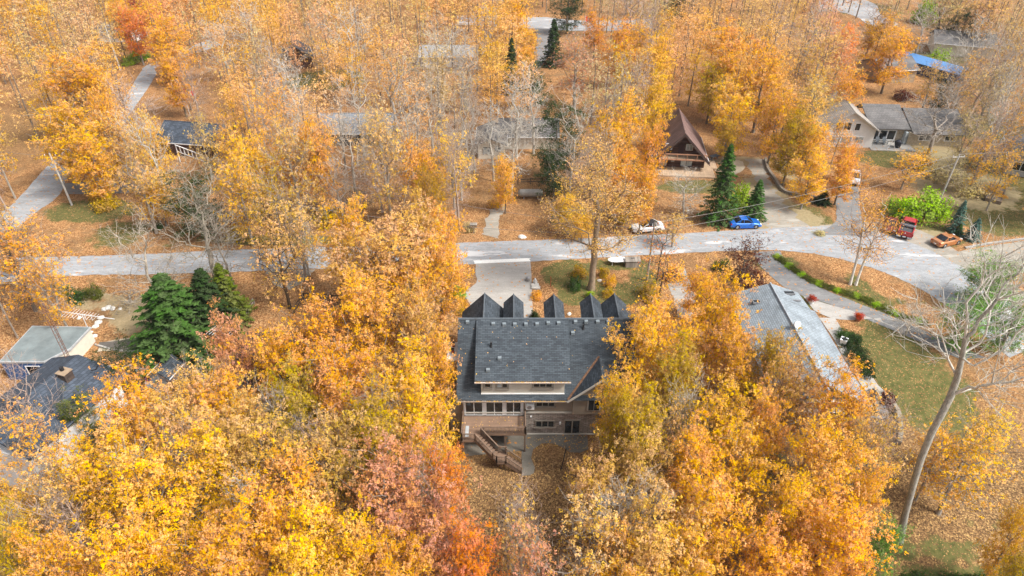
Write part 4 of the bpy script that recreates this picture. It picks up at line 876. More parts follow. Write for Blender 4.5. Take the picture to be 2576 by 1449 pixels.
# roof vents and pipes
def zz(u, v): return (1640+u/1.9575)*.67083, (1060+v/1.9575)*.67083
for a, b in ((222, 293), (1014, 292), (1092, 291), (1177, 291), (1254, 291), (995, 373)):
    x, y, z = on_plane(*zz(a, b), EZ-sl*EY, sl); MB().obox((x, y, z-.08), (.36, .34, .3)).build('roof_vent', plain('vent_metal', (.17, .2, .22), .6) if 'vent_metal' not in bpy.data.materials else bpy.data.materials['vent_metal'], H, off)
for a, b in ((411, 308), (491, 311), (569, 311), (651, 310), (733, 309), (815, 301), (891, 301), (457, 560), (372, 646)):
    x, y, z = on_plane(*zz(a, b), SA, SB); MB().obox((x, y, z-.06), (.36, .34, .28)).build('roof_vent', bpy.data.materials['vent_metal'], H, off)
for a, b, s_ in ((395, 468, 1), (1071, 338, 0)):
    x, y, z = on_plane(*zz(a, b), SA if s_ else EZ-sl*EY, SB if s_ else sl); MB().cyl((x, y, z-.1), .09, .65, 8).cyl((x, y, z-.05), .16, .16, 8, .1).build('vent_pipe', DARKM, H, off)
# windows: frames are parts, panes sub-parts
def W_(*a, **k):
    o = window(*a, **k); o.location = (-off[0], -off[1], -off[2]); return o
TG = plain('taupe_window_frame', (.25, .225, .19), .7, var=.05)
W_('window', H, -2.78, -2.1, 2.65, 3.55, 50.3, 1, frame=TG, trim=.12, sill=True); W_('window', H, -1.56, -.42, 2.6, 3.55, 50.3, 2, frame=TG, trim=.12, sill=True, blind=(0,)); W_('window', H, 2.1, 4.05, 2.65, 3.55, 50.3, 3, frame=TG, trim=.12, sill=True)
W_('window', H, 2.45, 4.4, -.3, .75, 50.6, 3, frame=TG, sill=True); W_('window', H, 2.45, 4.45, -3.3, -2.3, 50.56, 3, frame=TG, sill=True)
for x0, x1 in ((-4.85, -2.98), (-2.72, -.9), (-.66, .98)): W_('sliding_door', H, x0, x1, -1.5, .78, 50.55, 2, frame=WHITE, fw=.09)
W_('sliding_door', H, 5.45, 7.2, -4.28, -2.2, 50.56, 2, frame=TG, fw=.12)
MB().box(-4.98, 1.18, 50.5, 50.597, -1.5, -1.42).box(-4.98, -4.86, 50.5, 50.6, -1.42, .9).box(-2.97, -2.73, 50.5, 50.6, -1.42, .9).box(-.89, -.67, 50.5, 50.6, -1.42, .9).box(.99, 1.18, 50.5, 50.6, -1.42, .9).build('door_surround', WHITE, H, off)
n_ = 12; arc = [(8.35+.55*math.cos(math.pi*i/n_), .95+.55*math.sin(math.pi*i/n_)) for i in range(n_+1)]
f = MB().sprism([(7.68, -.45), (9.02, -.45)]+[(8.35+(p[0]-8.35)*1.22, .95+(p[1]-.95)*1.22) for p in arc], 50.1, 50.197, 'y').build('arched_window', TRIM, H, off)
g = MB().sprism([(7.8, -.33), (8.31, -.33), (8.31, 1.5), (8.1, 1.44), (7.92, 1.3), (7.8, .95)], 50.05, 50.095, 'y').sprism([(8.39, -.33), (8.9, -.33), (8.9, .95), (8.78, 1.3), (8.6, 1.44), (8.39, 1.5)], 50.05, 50.095, 'y').build('pane', GLASS, f, off)
ac = MB().box(1.45, 2.28, 50.15, 50.5, -.35, .28).build('air_conditioner', WHITE, H, off)
MB().tube([(1.78, 50.13, -.04), (1.78, 50.16, -.04)], .24, 14).build('fan_grille', GREYM, ac, off)
MB().cyl((5.2, 50.5, -2.9), .0, .0).build if False else None
MB().box(1.9, 2.05, 50.44, 50.55, -1.75, -1.6).box(4.95, 5.12, 50.42, 50.55, -2.8, -2.5).build('wall_lamp', WHITE, H, off)
MB().tube([(1.38, 50.48, 1.1), (1.38, 50.48, -4.3)], .05, 6).build('downspout', WHITE, H, off)
# chimney and side bay
m = MB(); m.box(-6.62, -5.72, 53.6, 56.2, -4.4, 3.35); ch_ = m.build('chimney', STUCCO, H, off)
MB().box(-6.74, -5.62, 53.45, 56.35, 3.35, 3.5).build('chimney_cap', WHITE, ch_)
for yy in (54.5, 55.5): MB().box(-6.33, -6.05, yy, yy+.28, 3.5, 3.9).build('flue', BRICKR, ch_); MB().box(-6.36, -6.02, yy-.03, yy+.31, 3.9, 3.99).build('flue_cap', DARKM, ch_)
MB().box(-6.5, -5.14, 51.0, 53.596, -4.4, .5).build('side_bay', STUCCOD, H, off)
# deck with stairs
DK = MB(); DZ = -1.55
DK.prism([(-5.05, 50.43), (1.42, 50.43), (1.42, 47.95), (-3.0, 47.95), (-3.75, 47.05), (-5.05, 47.05)], DZ-.24, DZ)
dk = DK.build('deck', DECK, H, off)
def railing(pts, z0s, par, h=.92, name='railing'):
    m = MB()
    for (a, b), (za, zb) in zip(zip(pts, pts[1:]), zip(z0s, z0s[1:])):
        L = math.dist(a, b); n = max(2, int(L/.13))
        for i in range(n+1):
            t = i/n; x, y, z = a[0]+(b[0]-a[0])*t, a[1]+(b[1]-a[1])*t, za+(zb-za)*t
            m.bar((x, y, z+.08), (x, y, z+h-.04), .045)
        m.bar((*a, za+h), (*b, zb+h), .13, .05); m.bar((*a, za+.1), (*b, zb+.1), .06, .07)
        for c, z in ((a, za), (b, zb)): m.bar((*c, z-.05), (*c, z+h+.06), .12)
    return m.build(name, RAIL, par)
def ch0(o):
    return o
railing([(1.36, 50.4), (1.36, 48.0), (-2.9, 48.0)], [DZ]*3, dk); railing([(-3.7, 47.1), (-5.0, 47.1), (-5.0, 50.4)], [DZ]*3, dk)
LZ = -2.95
A0, A1 = (-3.38, 47.5), (-1.62, 46.35)     # head and foot of the upper flight
def flight(a, b, za, zb, wd, n, name='stairs'):
    m = MB(); dx, dy = b[0]-a[0], b[1]-a[1]; L = math.hypot(dx, dy); ux, uy = dx/L, dy/L; rz = math.atan2(uy, ux)
    for i in range(n):
        t = (i+.5)/n; m.obox((a[0]+dx*t, a[1]+dy*t, za+(zb-za)*(i+1)/(n+1)-.03), (L/n*.98, wd, .045), rz)
    for s in (-1, 1):
        ox, oy = -uy*s*wd/2, ux*s*wd/2
        m.bar((a[0]+ox, a[1]+oy, za-.2), (b[0]+ox, b[1]+oy, zb-.12), .05, .26)
    return m.build(name, DECK, dk), (ux, uy)
_, (ux, uy) = flight(A0, A1, DZ, LZ, .98, 7)
for s in (-1, 1):
    ox, oy = -uy*s*.49, ux*s*.49; railing([(A0[0]+ox, A0[1]+oy), (A1[0]+ox, A1[1]+oy)], [DZ, LZ], dk, .88, 'stair_railing')
lp = [(-1.95, 46.0), (-1.5, 45.45), (-.72, 45.45), (-.55, 45.6), (-.55, 46.75), (-1.35, 46.85)]
MB().prism(lp, LZ-.22, LZ).build('landing', DECK, dk)
railing([(-1.95, 46.0), (-1.5, 45.45), (-.6, 45.45)], [LZ]*3, dk, .85, 'landing_railing'); railing([(-1.3, 46.8), (-.55, 46.72)], [LZ]*2, dk, .85, 'landing_railing')
flight((-.55, 45.95), (.95, 45.75), LZ, -4.28, 1.0, 5)
railing([(-.6, 45.45), (.95, 45.25)], [LZ, -4.25], dk, .85, 'stair_railing'); railing([(-.55, 46.5), (.95, 46.3)], [LZ, -4.25], dk, .85, 'stair_railing')
for x, y, zt in ((-4.85, 47.25, DZ-.24), (-.7, 48.1, DZ-.24), (1.3, 48.1, DZ-.24), (-4.85, 49.4, DZ-.24), (-1.1, 45.9, LZ-.2)): MB().bar((x, y, -4.5), (x, y, zt), .16).build('post', RAIL, dk)
MB().bar((-1.1, 45.9, -3.9), (-1.6, 45.7, LZ-.2), .07).bar((-1.1, 45.9, -3.9), (-.6, 45.7, LZ-.2), .07).build('brace', RAIL, dk)
for k in dk.children: k.location = (-off[0], -off[1], -off[2])
for k in ch_.children: k.location = (-off[0], -off[1], -off[2])
mat_ = thing('door_mat', 'grey mat lying on the deck by the rail', 'mat', (-4.55, 48.3, DZ)); MB().box(-.17, .17, -.75, .75, .004, .02).build('mat', plain('grey_mat', (.35, .38, .4)), mat_)
# patio with wavy edge, pad under the deck, walk from the stair foot
pe = [(1.5, 50.43), (8.0, 50.43), (7.9, 48.4), (7.0, 47.9), (6.0, 48.0), (5.2, 48.7), (4.2, 49.2), (3.1, 49.2), (2.2, 48.4), (1.95, 47.2), (2.3, 46.0), (2.2, 45.3), (1.7, 45.0), (.95, 44.95), (.95, 46.6), (1.0, 48.2), (-5.1, 47.4), (-5.1, 50.43), (0, 50.43)]
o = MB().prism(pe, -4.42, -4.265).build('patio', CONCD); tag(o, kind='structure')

# ------------------------------------------------------------------ generic neighbours
def gable_house(name, label, cx_, cy_, z0, w, l, hw, rise, rz, wall, roof, oh=.4, cat='house', ridge=None):
    """ridge along local y; w across, l along; wall height hw"""
    t = thing(name, label, cat, (cx_, cy_, z0), rz)
    m = MB(); m.sprism([(-w/2, -.8), (w/2, -.8), (w/2, hw), (0, hw+rise-.12), (-w/2, hw)], -l/2, l/2, 'y'); m.build('wall', wall, t)
    m = MB(); k = rise/(w/2); e = w/2+oh; ze = hw-oh*k; L = l/2+oh
    m.slab([(-e, -L, ze), (0, -L, hw+rise), (0, L, hw+rise), (-e, L, ze)], .14); m.slab([(.004, -L, hw+rise), (e, -L, ze), (e, L, ze), (.004, L, hw+rise)], .14)
    r = m.build('roof', roof, t); MB().tube([(0, -L, hw+rise+.01), (0, L, hw+rise+.01)], .09, 5).build('ridge_cap', roof, r)
    MB().box(-e-.06, -e, -L, L, ze-.12, ze+.02).build('gutter', WHITE, t); MB().box(e, e+.06, -L, L, ze-.12, ze+.02).build('gutter', WHITE, t)
    return t
# A-frame cabin
AF = gable_house('a_frame_cabin', 'brown A-frame cabin with dark log front, balcony and wide wooden deck', 28.9, 111.6, 0, 8.2, 9.4, 2.35, 4.55, R_(-6), LOG, BROWNROOF, .55)
r_ = [c for c in AF.children if c.name.startswith('roof')][0]
fy = -4.7
MB().sprism([(-4.7, 2.0), (0, 7.0), (4.7, 2.0), (4.35, 1.75), (0, 6.5), (-4.35, 1.75)], fy-1.9, fy-1.75, 'y').build('barge_board', plain('dark_barge_board', (.07, .045, .04)), AF)
m = MB(); k = 4.55/4.1; m.slab([(-4.75, fy-1.85, 2.35-.65*k), (0, fy-1.85, 6.9), (0, fy-.3, 6.9), (-4.75, fy-.3, 2.35-.65*k)], .14); m.slab([(.004, fy-1.85, 6.9), (4.75, fy-1.85, 2.35-.65*k), (4.75, fy-.3, 2.35-.65*k), (.004, fy-.3, 6.9)], .14); m.build('front_roof', BROWNROOF, AF)
MB().box(-4.1, 4.1, fy-1.8, fy-.02, 2.3, 2.45).build('balcony', WOODL, AF)
m = MB(); m.bar((-4.1, fy-1.75, 3.3), (4.1, fy-1.75, 3.3), .12, .16); m.bar((-4.1, fy-1.78, 2.36), (4.1, fy-1.78, 2.36), .14, .2)
for i in range(6): m.bar((-4.05+i*1.62, fy-1.75, 2.4), (-4.05+i*1.62, fy-1.75, 3.3), .11)
m.build('balcony_railing', plain('reddish_rail_wood', (.36, .19, .12)), AF)
for x0 in (-2.75, .35+.3): window('window', AF, x0, x0+1.15, 3.35, 4.45, fy, 2, frame=WHITE, fw=.08, glass=PALEGL)
MB().box(-.55, .35, fy-.08, fy, 2.46, 4.4).build('door', plain('dark_red_door', (.05, .02, .018)), AF)
window('window', AF, -3.4, -2.2, .45, 2.1, fy, 1, frame=WHITE, fw=.08, glass=PALEGL); window('window', AF, .1, 2.1, .45, 2.1, fy, 2, frame=DARKM, fw=.07, glass=PALEGL)
d = MB().box(-1.7, -.75, fy-.08, fy, .3, 2.15).build('door', LOG, AF); MB().box(-1.5, -.95, fy-.11, fy-.08, 1.2, 2.0).build('pane', PALEGL, d)
MB().box(-4.8, 5.6, fy-3.5, fy-.0, -.2, .26).box(4.1, 6.4, fy, fy+4.2, -.2, .26).build('deck', WOODL, AF)
MB().obox((6.8, fy-.6, 0), (1.2, 1.6, .14), .7).obox((7.2, fy-.9, 0), (1.0, 1.4, .08), .7).build('deck_step', WOODL, AF)
# grey-blue roofed long house at the right
LH = thing('long_house', 'long low house with pale grey-blue shingle roof and skylights', 'house', (30.6, 58, -1.5)); o7 = (30.6, 58, -1.5)
MB().box(26.6, 34.4, 48.6, 66.2, -2.5, 2.2).build('wall', CREAM, LH, o7)
m = MB(); hz, ez = 4.2, 2.2
m.slab([(30.5, 49.2, hz), (35.2, 48.0, ez), (35.2, 63.6, ez), (30.5, 63.6, hz)], .16); m.slab([(30.496, 48.0, hz), (30.496, 66.4, hz), (25.9, 66.9, ez), (25.9, 48.0, ez)], .16)
m.slab([(30.504, 63.604, hz), (34.7, 63.604, ez+.25), (34.4, 67.0, ez+.25), (30.504, 66.4, hz)], .16)
r7 = m.build('roof', PALEROOF, LH, o7)
MB().tube([(30.5, 48.1, hz+.03), (30.5, 66.4, hz+.03)], .13, 6).build('ridge_cap', plain('pale_ridge', (.3, .33, .36)), LH, o7)
MB().box(35.2, 35.3, 48.0, 63.6, ez-.14, ez).build('gutter', GREYM, LH, o7)
for x, y, w_ in ((32.6, 65.5, 1.3), (28.3, 63.8, .9)):
    z_ = hz-abs(x-30.5)*(hz-ez-.1)/4.6; s_ = MB().obox((x, y, z_-.05), (w_, .6, .22)).build('skylight', GREYM, LH, o7); MB().obox((x, y, z_+.175), (w_-.2, .42, .02)).build('pane', GLASS, s_, o7)
MB().box(32.4, 33.6, 64.2, 64.35, 3.1, 3.3).build('roof_vent', GREYM, LH, o7)
sdz = MB().tube([(30.65, 58.1, 4.15), (30.65, 58.1, 4.6)], .03, 6).tube([(30.65, 58.05, 4.55), (30.72, 57.85, 4.68)], [.34, .4], 14).build('satellite_dish', WHITE, LH, o7)
window('window', LH, 31.3, 32.3, -.3, .9, 48.6, 1, frame=WHITE).location = (-30.6, -58, 1.5)
MB().box(26.5, 34.5, 48.4, 48.6, 1.9, 2.2).build('fascia', plain('rust_fascia', (.3, .08, .05)), LH, o7)
# white house with grey wings
WH = thing('white_house', 'white gabled house with grey-roofed tan stone wing and patio', 'house', (60.8, 118.5, 0), R_(-4)); 
m = MB(); m.sprism([(-5.2, -.5), (4.2, -.5), (4.2, 3.6), (-.6, 6.6), (-5.2, 3.6)], -2.6, 7, 'y'); m.build('wall', WSIDE, WH)
m = MB(); m.slab([(-5.8, -3.4, 3.3), (-.6, -3.4, 6.8), (-.2, 8.5, 6.8), (-5.8, 8.5, 3.3)], .16); m.slab([(-.596, -3.4, 6.8), (4.9, -3.4, 3.2), (4.9, 6.0, 3.2), (.6, 10.6, 6.6)], .16); m.build('roof', TANROOF, WH)
window('window', WH, -3.0, -.2, 3.1, 4.7, -2.6, 2, frame=WHITE, fw=.14); window('window', WH, .3, 1.4, 3.1, 4.6, -2.6, 1, frame=WHITE, fw=.14)
window('window', WH, -3.6, 2.6, .6, 2.1, -2.6, 3, frame=WHITE, fw=.16, glass=PALEGL)
MB().box(4.2, 11.0, .3, 7, -.5, 2.7).build('wing_wall', TANSTONE, WH); MB().box(11.0, 20.5, -.9, 6.4, -.5, 2.4).build('stone_wing_wall', TANSTONE, WH)
MB().slab([(4.3, -.4, 2.75), (11.3, -.4, 2.75), (11.3, 6.6, 4.9), (4.3, 6.6, 4.9)], .16).slab([(4.3, 6.604, 4.9), (11.3, 6.604, 4.9), (11.3, 10, 3), (4.3, 10, 3)], .16).build('wing_roof', GREYROOF, WH)
MB().slab([(11.35, -1.7, 2.45), (21.2, -1.7, 2.45), (21.2, 5.3, 4.75), (11.35, 5.3, 4.75)], .16).slab([(11.35, 5.304, 4.75), (21.2, 5.304, 4.75), (21.2, 9.5, 2.8), (11.35, 9.5, 2.8)], .16).build('stone_wing_roof', GREYROOF, WH)
window('window', WH, 4.7, 9.3, .3, 2.4, .3, 3, frame=WHITE, fw=.22); window('window', WH, 12.8, 15.3, .9, 2.1, -.9, 2, frame=WHITE, fw=.15); window('window', WH, 17.3, 19.4, .9, 2.0, -.9, 2, frame=WHITE, fw=.15)
MB().box(3.9, 11.6, -3.9, .3, -.2, .12).build('patio_slab', CONC, WH)
MB().box(10.5, 11.3, -.75, .2, .12, 2.3).build('side_door', PALEGL, WH)
# cottage with blue roofed shed behind
CT = gable_house('tan_cottage', 'small tan cottage with grey roof among orange trees', 85.6, 155.5, 0, 7.5, 8.5, 2.9, 1.7, R_(-90+8), plain('tan_board_siding', (.33, .25, .17)), GREYROOF, .4)
for c in list(CT.children): pass
window('window', CT, -1.9, -.9, 1.1, 2.3, 3.75, 1, frame=WHITE, ax='y', face=1)
BL = thing('blue_boat_shed', 'long low shed under a bright blue roof behind the tan cottage', 'shed', (96, 158.5, 0), R_(30))
MB().box(-1.5, 1.5, -8, 8, -.3, 1.9).build('wall', plain('navy_tarp', (.015, .03, .1), .5), BL); MB().slab([(-1.7, -8.2, 2.1), (1.9, -8.2, 2.9), (1.9, 8.2, 2.9), (-1.7, 8.2, 2.1)], .12).build('roof', plain('bright_blue_tarp', (.09, .22, .46), .5), BL)
CR = gable_house('cream_house', 'small cream house front with round window among maples', -3.6, 114.5, 0, 4.6, 7.5, 2.9, 1.0, 0, CREAM, GREYROOF, .5)
window('window', CR, -1.5, -.1, .9, 2.2, -3.75, 1, frame=DARKM, glass=PALEGL); f = MB().tube([(1.1, -3.82, 1.9), (1.1, -3.74, 1.9)], .55, 16).build('round_window', GREYM, CR); MB().tube([(1.1, -3.86, 1.9), (1.1, -3.83, 1.9)], .42, 16).build('pane', PALEGL, f)
CR2 = gable_house('grey_roofed_bungalow', 'grey-roofed bungalow joined behind the cream house front', 3.0, 118.5, 0, 7, 10, 2.7, 1.7, R_(90), CREAM, GREYROOF, .5)
DR = gable_house('dark_roofed_house', 'dark-roofed house with slanting white railing among bare trees', -56, 115.5, 0, 7.5, 11, 2.8, 2.0, R_(80), plain('dark_brown_siding', (.09, .05, .04)), NAVY, .5)
m = MB()
for i in range(8): m.bar((-51.5+i*.75-56*0, 0, 0), (-51.5+i*.75, 0, 1.0), .1) if False else None
wr = thing('white_railing', 'white slanting stair railing in front of the dark-roofed house', 'railing', (-57.5, 109.5, 0), R_(-20)); m = MB()
for i in range(9): m.bar((i*.8, 0, 1.9-i*.16), (i*.8, 0, 3.1-i*.16), .12)
m.bar((-.1, 0, 3.15), (6.5, 0, 1.85), .12, .1); m.bar((-.1, 0, 2.0), (6.5, 0, .7), .12, .1); m.bar((0, 0, -.1), (0, 0, 2), .14); m.bar((6.4, 0, -.1), (6.4, 0, .8), .14); m.build('rail', WHITE, wr)
GR1 = gable_house('grey_roofed_house', 'house with pale grey-blue roof showing between orange maples at mid left', -28.5, 120.5, 0, 8, 13, 2.7, 1.9, R_(90), plain('dark_siding', (.07, .06, .055)), plain('grey_blue_roof', (.2, .22, .25), .9), .5)
gable_house('pale_roofed_house', 'pale-roofed house glimpsed through bare trees near the top', -15, 166, 0, 7, 13, 2.8, 1.4, R_(90), WSIDE, plain('pale_metal_roof', (.33, .33, .34), .7), .5)
gable_house('grey_house', 'house with grey roof at the top right among straw-coloured trees', 113, 176, 0, 9, 13, 2.8, 1.9, R_(70), CREAM, GREYROOF, .5)
gable_house('dark_cabin', 'dark cabin deep in the wood near the top left of centre', -52, 166, 0, 7, 9, 2.7, 2.4, R_(20), LOG, plain('black_roof', (.05, .05, .06)), .5)
gable_house('pale_bungalow', 'pale bungalow between maples at the far upper left', -104, 188, 0, 7, 10, 2.6, 1.5, R_(85), WSIDE, GREYROOF, .5)
EH = gable_house('grey_edge_house', 'grey-sided house cut off by the right edge of the photo', 88.2, 107, 0, 8, 9, 3.0, 1.8, R_(-28), GSIDE, GREYROOF, .5)
window('window', EH, -3.3, -1.0, .9, 2.4, -4.5, 2, frame=WHITE); window('window', EH, -3.2, 1.5, .9, 2.4, -4.0, 2, frame=WHITE, ax='y', face=-1); MB().box(-4.06, -3.98, -4.5, 4.5, 1.0, 1.7).build('stone_band', STONE, EH)
# lower left: navy-roofed house, flat-roofed garage, shed, dark hip roof
NH = thing('navy_house', 'navy-shingled house with brick chimney at the left edge', 'house', (-46, 50, -4.3)); on = (-46, 50, -4.3)
rg0, rg1 = (-45.1, 54.2, 3.6), (-48.6, 43.5, 3.6); dv = norm((rg1[0]-rg0[0], rg1[1]-rg0[1], 0)); nv = (-dv[1], dv[0], 0)
def off_(p, a, b, z): return (p[0]+dv[0]*a+nv[0]*b, p[1]+dv[1]*a+nv[1]*b, z)
m = MB(); m.slab([rg0, rg1, off_(rg1, 0, -5.4, 1.2), off_(rg0, -.6, -5.4, 1.2)], .18); m.slab([off_(rg0, .0, .004, 3.6), off_(rg0, -.9, 4.9, 1.5), off_(rg1, 0, 4.9, 1.5), off_(rg1, 0, .004, 3.6)], .18); m.build('roof', NAVY, NH, on)
m = MB(); m.prism([off_(rg0, .2, -5, 0)[:2], off_(rg1, 0, -5, 0)[:2], off_(rg1, 0, 4.5, 0)[:2], off_(rg0, .2, 4.5, 0)[:2]], -5.5, 1.25); m.build('wall', WSIDE, NH, on)
m = MB(); m.slab([off_(rg0, .25, 0, 3.5), off_(rg0, .25, -5, 1.25), off_(rg0, .25, 4.5, 1.25)], .1) if False else None
cq = MB().obox((-44.9, 51.2, 1.4), (1.0, .95, 2.5), R_(-18)).build('chimney', stonewall('dark_chimney_brick', (.06, .04, .035), (.1, .07, .055), (.05, .045, .04)), NH, on)
MB().obox((-44.9, 51.2, 3.9), (1.16, 1.1, .08), R_(-18)).build('chimney_cap', plain('rusty_cap', (.3, .22, .15)), cq, (0, 0, 0)).location = (46, -50, 4.3)
MB().cyl((-45.1, 51.35, 3.98), .2, .4, 12).build('flue', DARKM, cq).location = (46, -50, 4.3)
MB().bar((-43.0, 52.3, 3.1), (-42.4, 52.3, 3.25), .08).bar((-42.4, 52.3, 3.25), (-42.25, 52.5, 3.6), .08).build('vent_pipe', DARKM, NH, on)
GA = thing('flat_roofed_garage', 'blue-walled garage with ponded flat grey roof', 'garage', (-52.5, 59, -1.8)); og = (-52.5, 59, -1.8)
gp = [(-55.6, 62.3), (-48.9, 62.1), (-49.2, 58.4), (-50.9, 56.2), (-55.6, 56.2)]
MB().prism(gp, -4.6, .72).build('wall', CREAM, GA, og); MB().box(-55.62, -50.88, 56.17, 56.198, -4.6, .72).build('blue_front', BLUEW, GA, og); MB().prism([(p[0]*1.0+(-.12 if p[0] < -52 else .12), p[1]+(.12 if p[1] > 60 else -.12)) for p in gp], .72, .95).build('roof_edge', plain('dull_edge_metal', (.36, .37, .38)), GA, og); MB().prism([(p[0]*1.0+(.0), p[1]) for p in gp], .95, .97).build('roof', FLATR, GA, og)
window('window', GA, -53.2, -51.6, -1.0, .3, 56.2, 1, frame=WHITE, fw=.1).location = (52.5, -59, 1.8)
SH_ = gable_house('garden_shed', 'grey garden shed with dark shingle roof beside the deck', -37.9, 56.2, -2.4, 2.4, 2.6, 2.3, .8, R_(-12), plain('grey_shed_board', (.33, .36, .4)), ROOFY, .15, 'shed')
MB().obox((-36.2, 55.6, -3.6), (1.3, 2.6, 3.2), R_(-14)).obox((-36.2, 55.6, -.4), (1.5, 2.8, .12), R_(-14)).build('lean_to', boards('brown_shed_boards', (.085, .05, .035), 'x', .15, .2)) and None
lt = bpy.data.objects['lean_to']; lt.name = 'brown_shed'; tag(lt, 'narrow dark brown board shed right of the grey garden shed', 'shed')
HR = thing('hip_roofed_house', 'house with dark brown hip roof half hidden by orange maples', 'house', (-27, 57, -1.5)); oh_ = (-27, 57, -1.5)
MB().box(-29.8, -22, 52.5, 60.5, -3, 1).build('wall', CREAM, HR, oh_)
m = MB(); p = (-26.6, 57.6, 3.4); q = [(-30.3, 52, 1), (-21.5, 52, 1), (-21.5, 61.2, 1), (-30.3, 61.2, 1)]
for a, b in ((0, 1), (1, 2), (2, 3), (3, 0)): m.slab([q[a], q[b], p], .1)
m.build('roof', shingle('dark_brown_shingles', (.075, .066, .064), 'x', .4, .2, .25, 1.8), HR, oh_)
# ------------------------------------------------------------------ vehicles (local x points forward)
TYRE = plain('tyre_rubber', (.02, .02, .02), .9); RIMD = plain('dark_rim', (.06, .06, .065), .4, .7); RIMS = plain('silver_rim', (.4, .4, .42), .35, .8)
CARGL = glassy('car_glass', (.016, .018, .022), .08); LAMPW = plain('headlight_lens', (.7, .72, .75), .2); LAMPR = plain('tail_light_lens', (.35, .01, .01), .25); PLATE = plain('number_plate', (.75, .75, .75), .5)
CHROME = plain('chrome', (.55, .56, .58), .2, .9, var=.1)
def loft(st, mat, name, par, smooth=True):
    """closed body through stations: (x, [(y, z)...] half ring from bottom to top)"""
    m = MB(); n = len(st[0][1])
    for x, ring in st: m.v += [(x, -y, z) for y, z in ring]+[(x, y, z) for y, z in ring[::-1]]
    k = 2*n
    for i in range(len(st)-1):
        for j in range(k): m.f.append((i*k+j, i*k+(j+1) % k, (i+1)*k+(j+1) % k, (i+1)*k+j))
    m.f.append(tuple(range(k))[::-1]); m.f.append(tuple(range((len(st)-1)*k, len(st)*k)))
    o = m.build(name, mat, par, smooth=False)
    b = o.modifiers.new('bevel', 'BEVEL'); b.width = .035; b.segments = 2; b.limit_method = 'ANGLE'; b.angle_limit = R_(25)
    return o
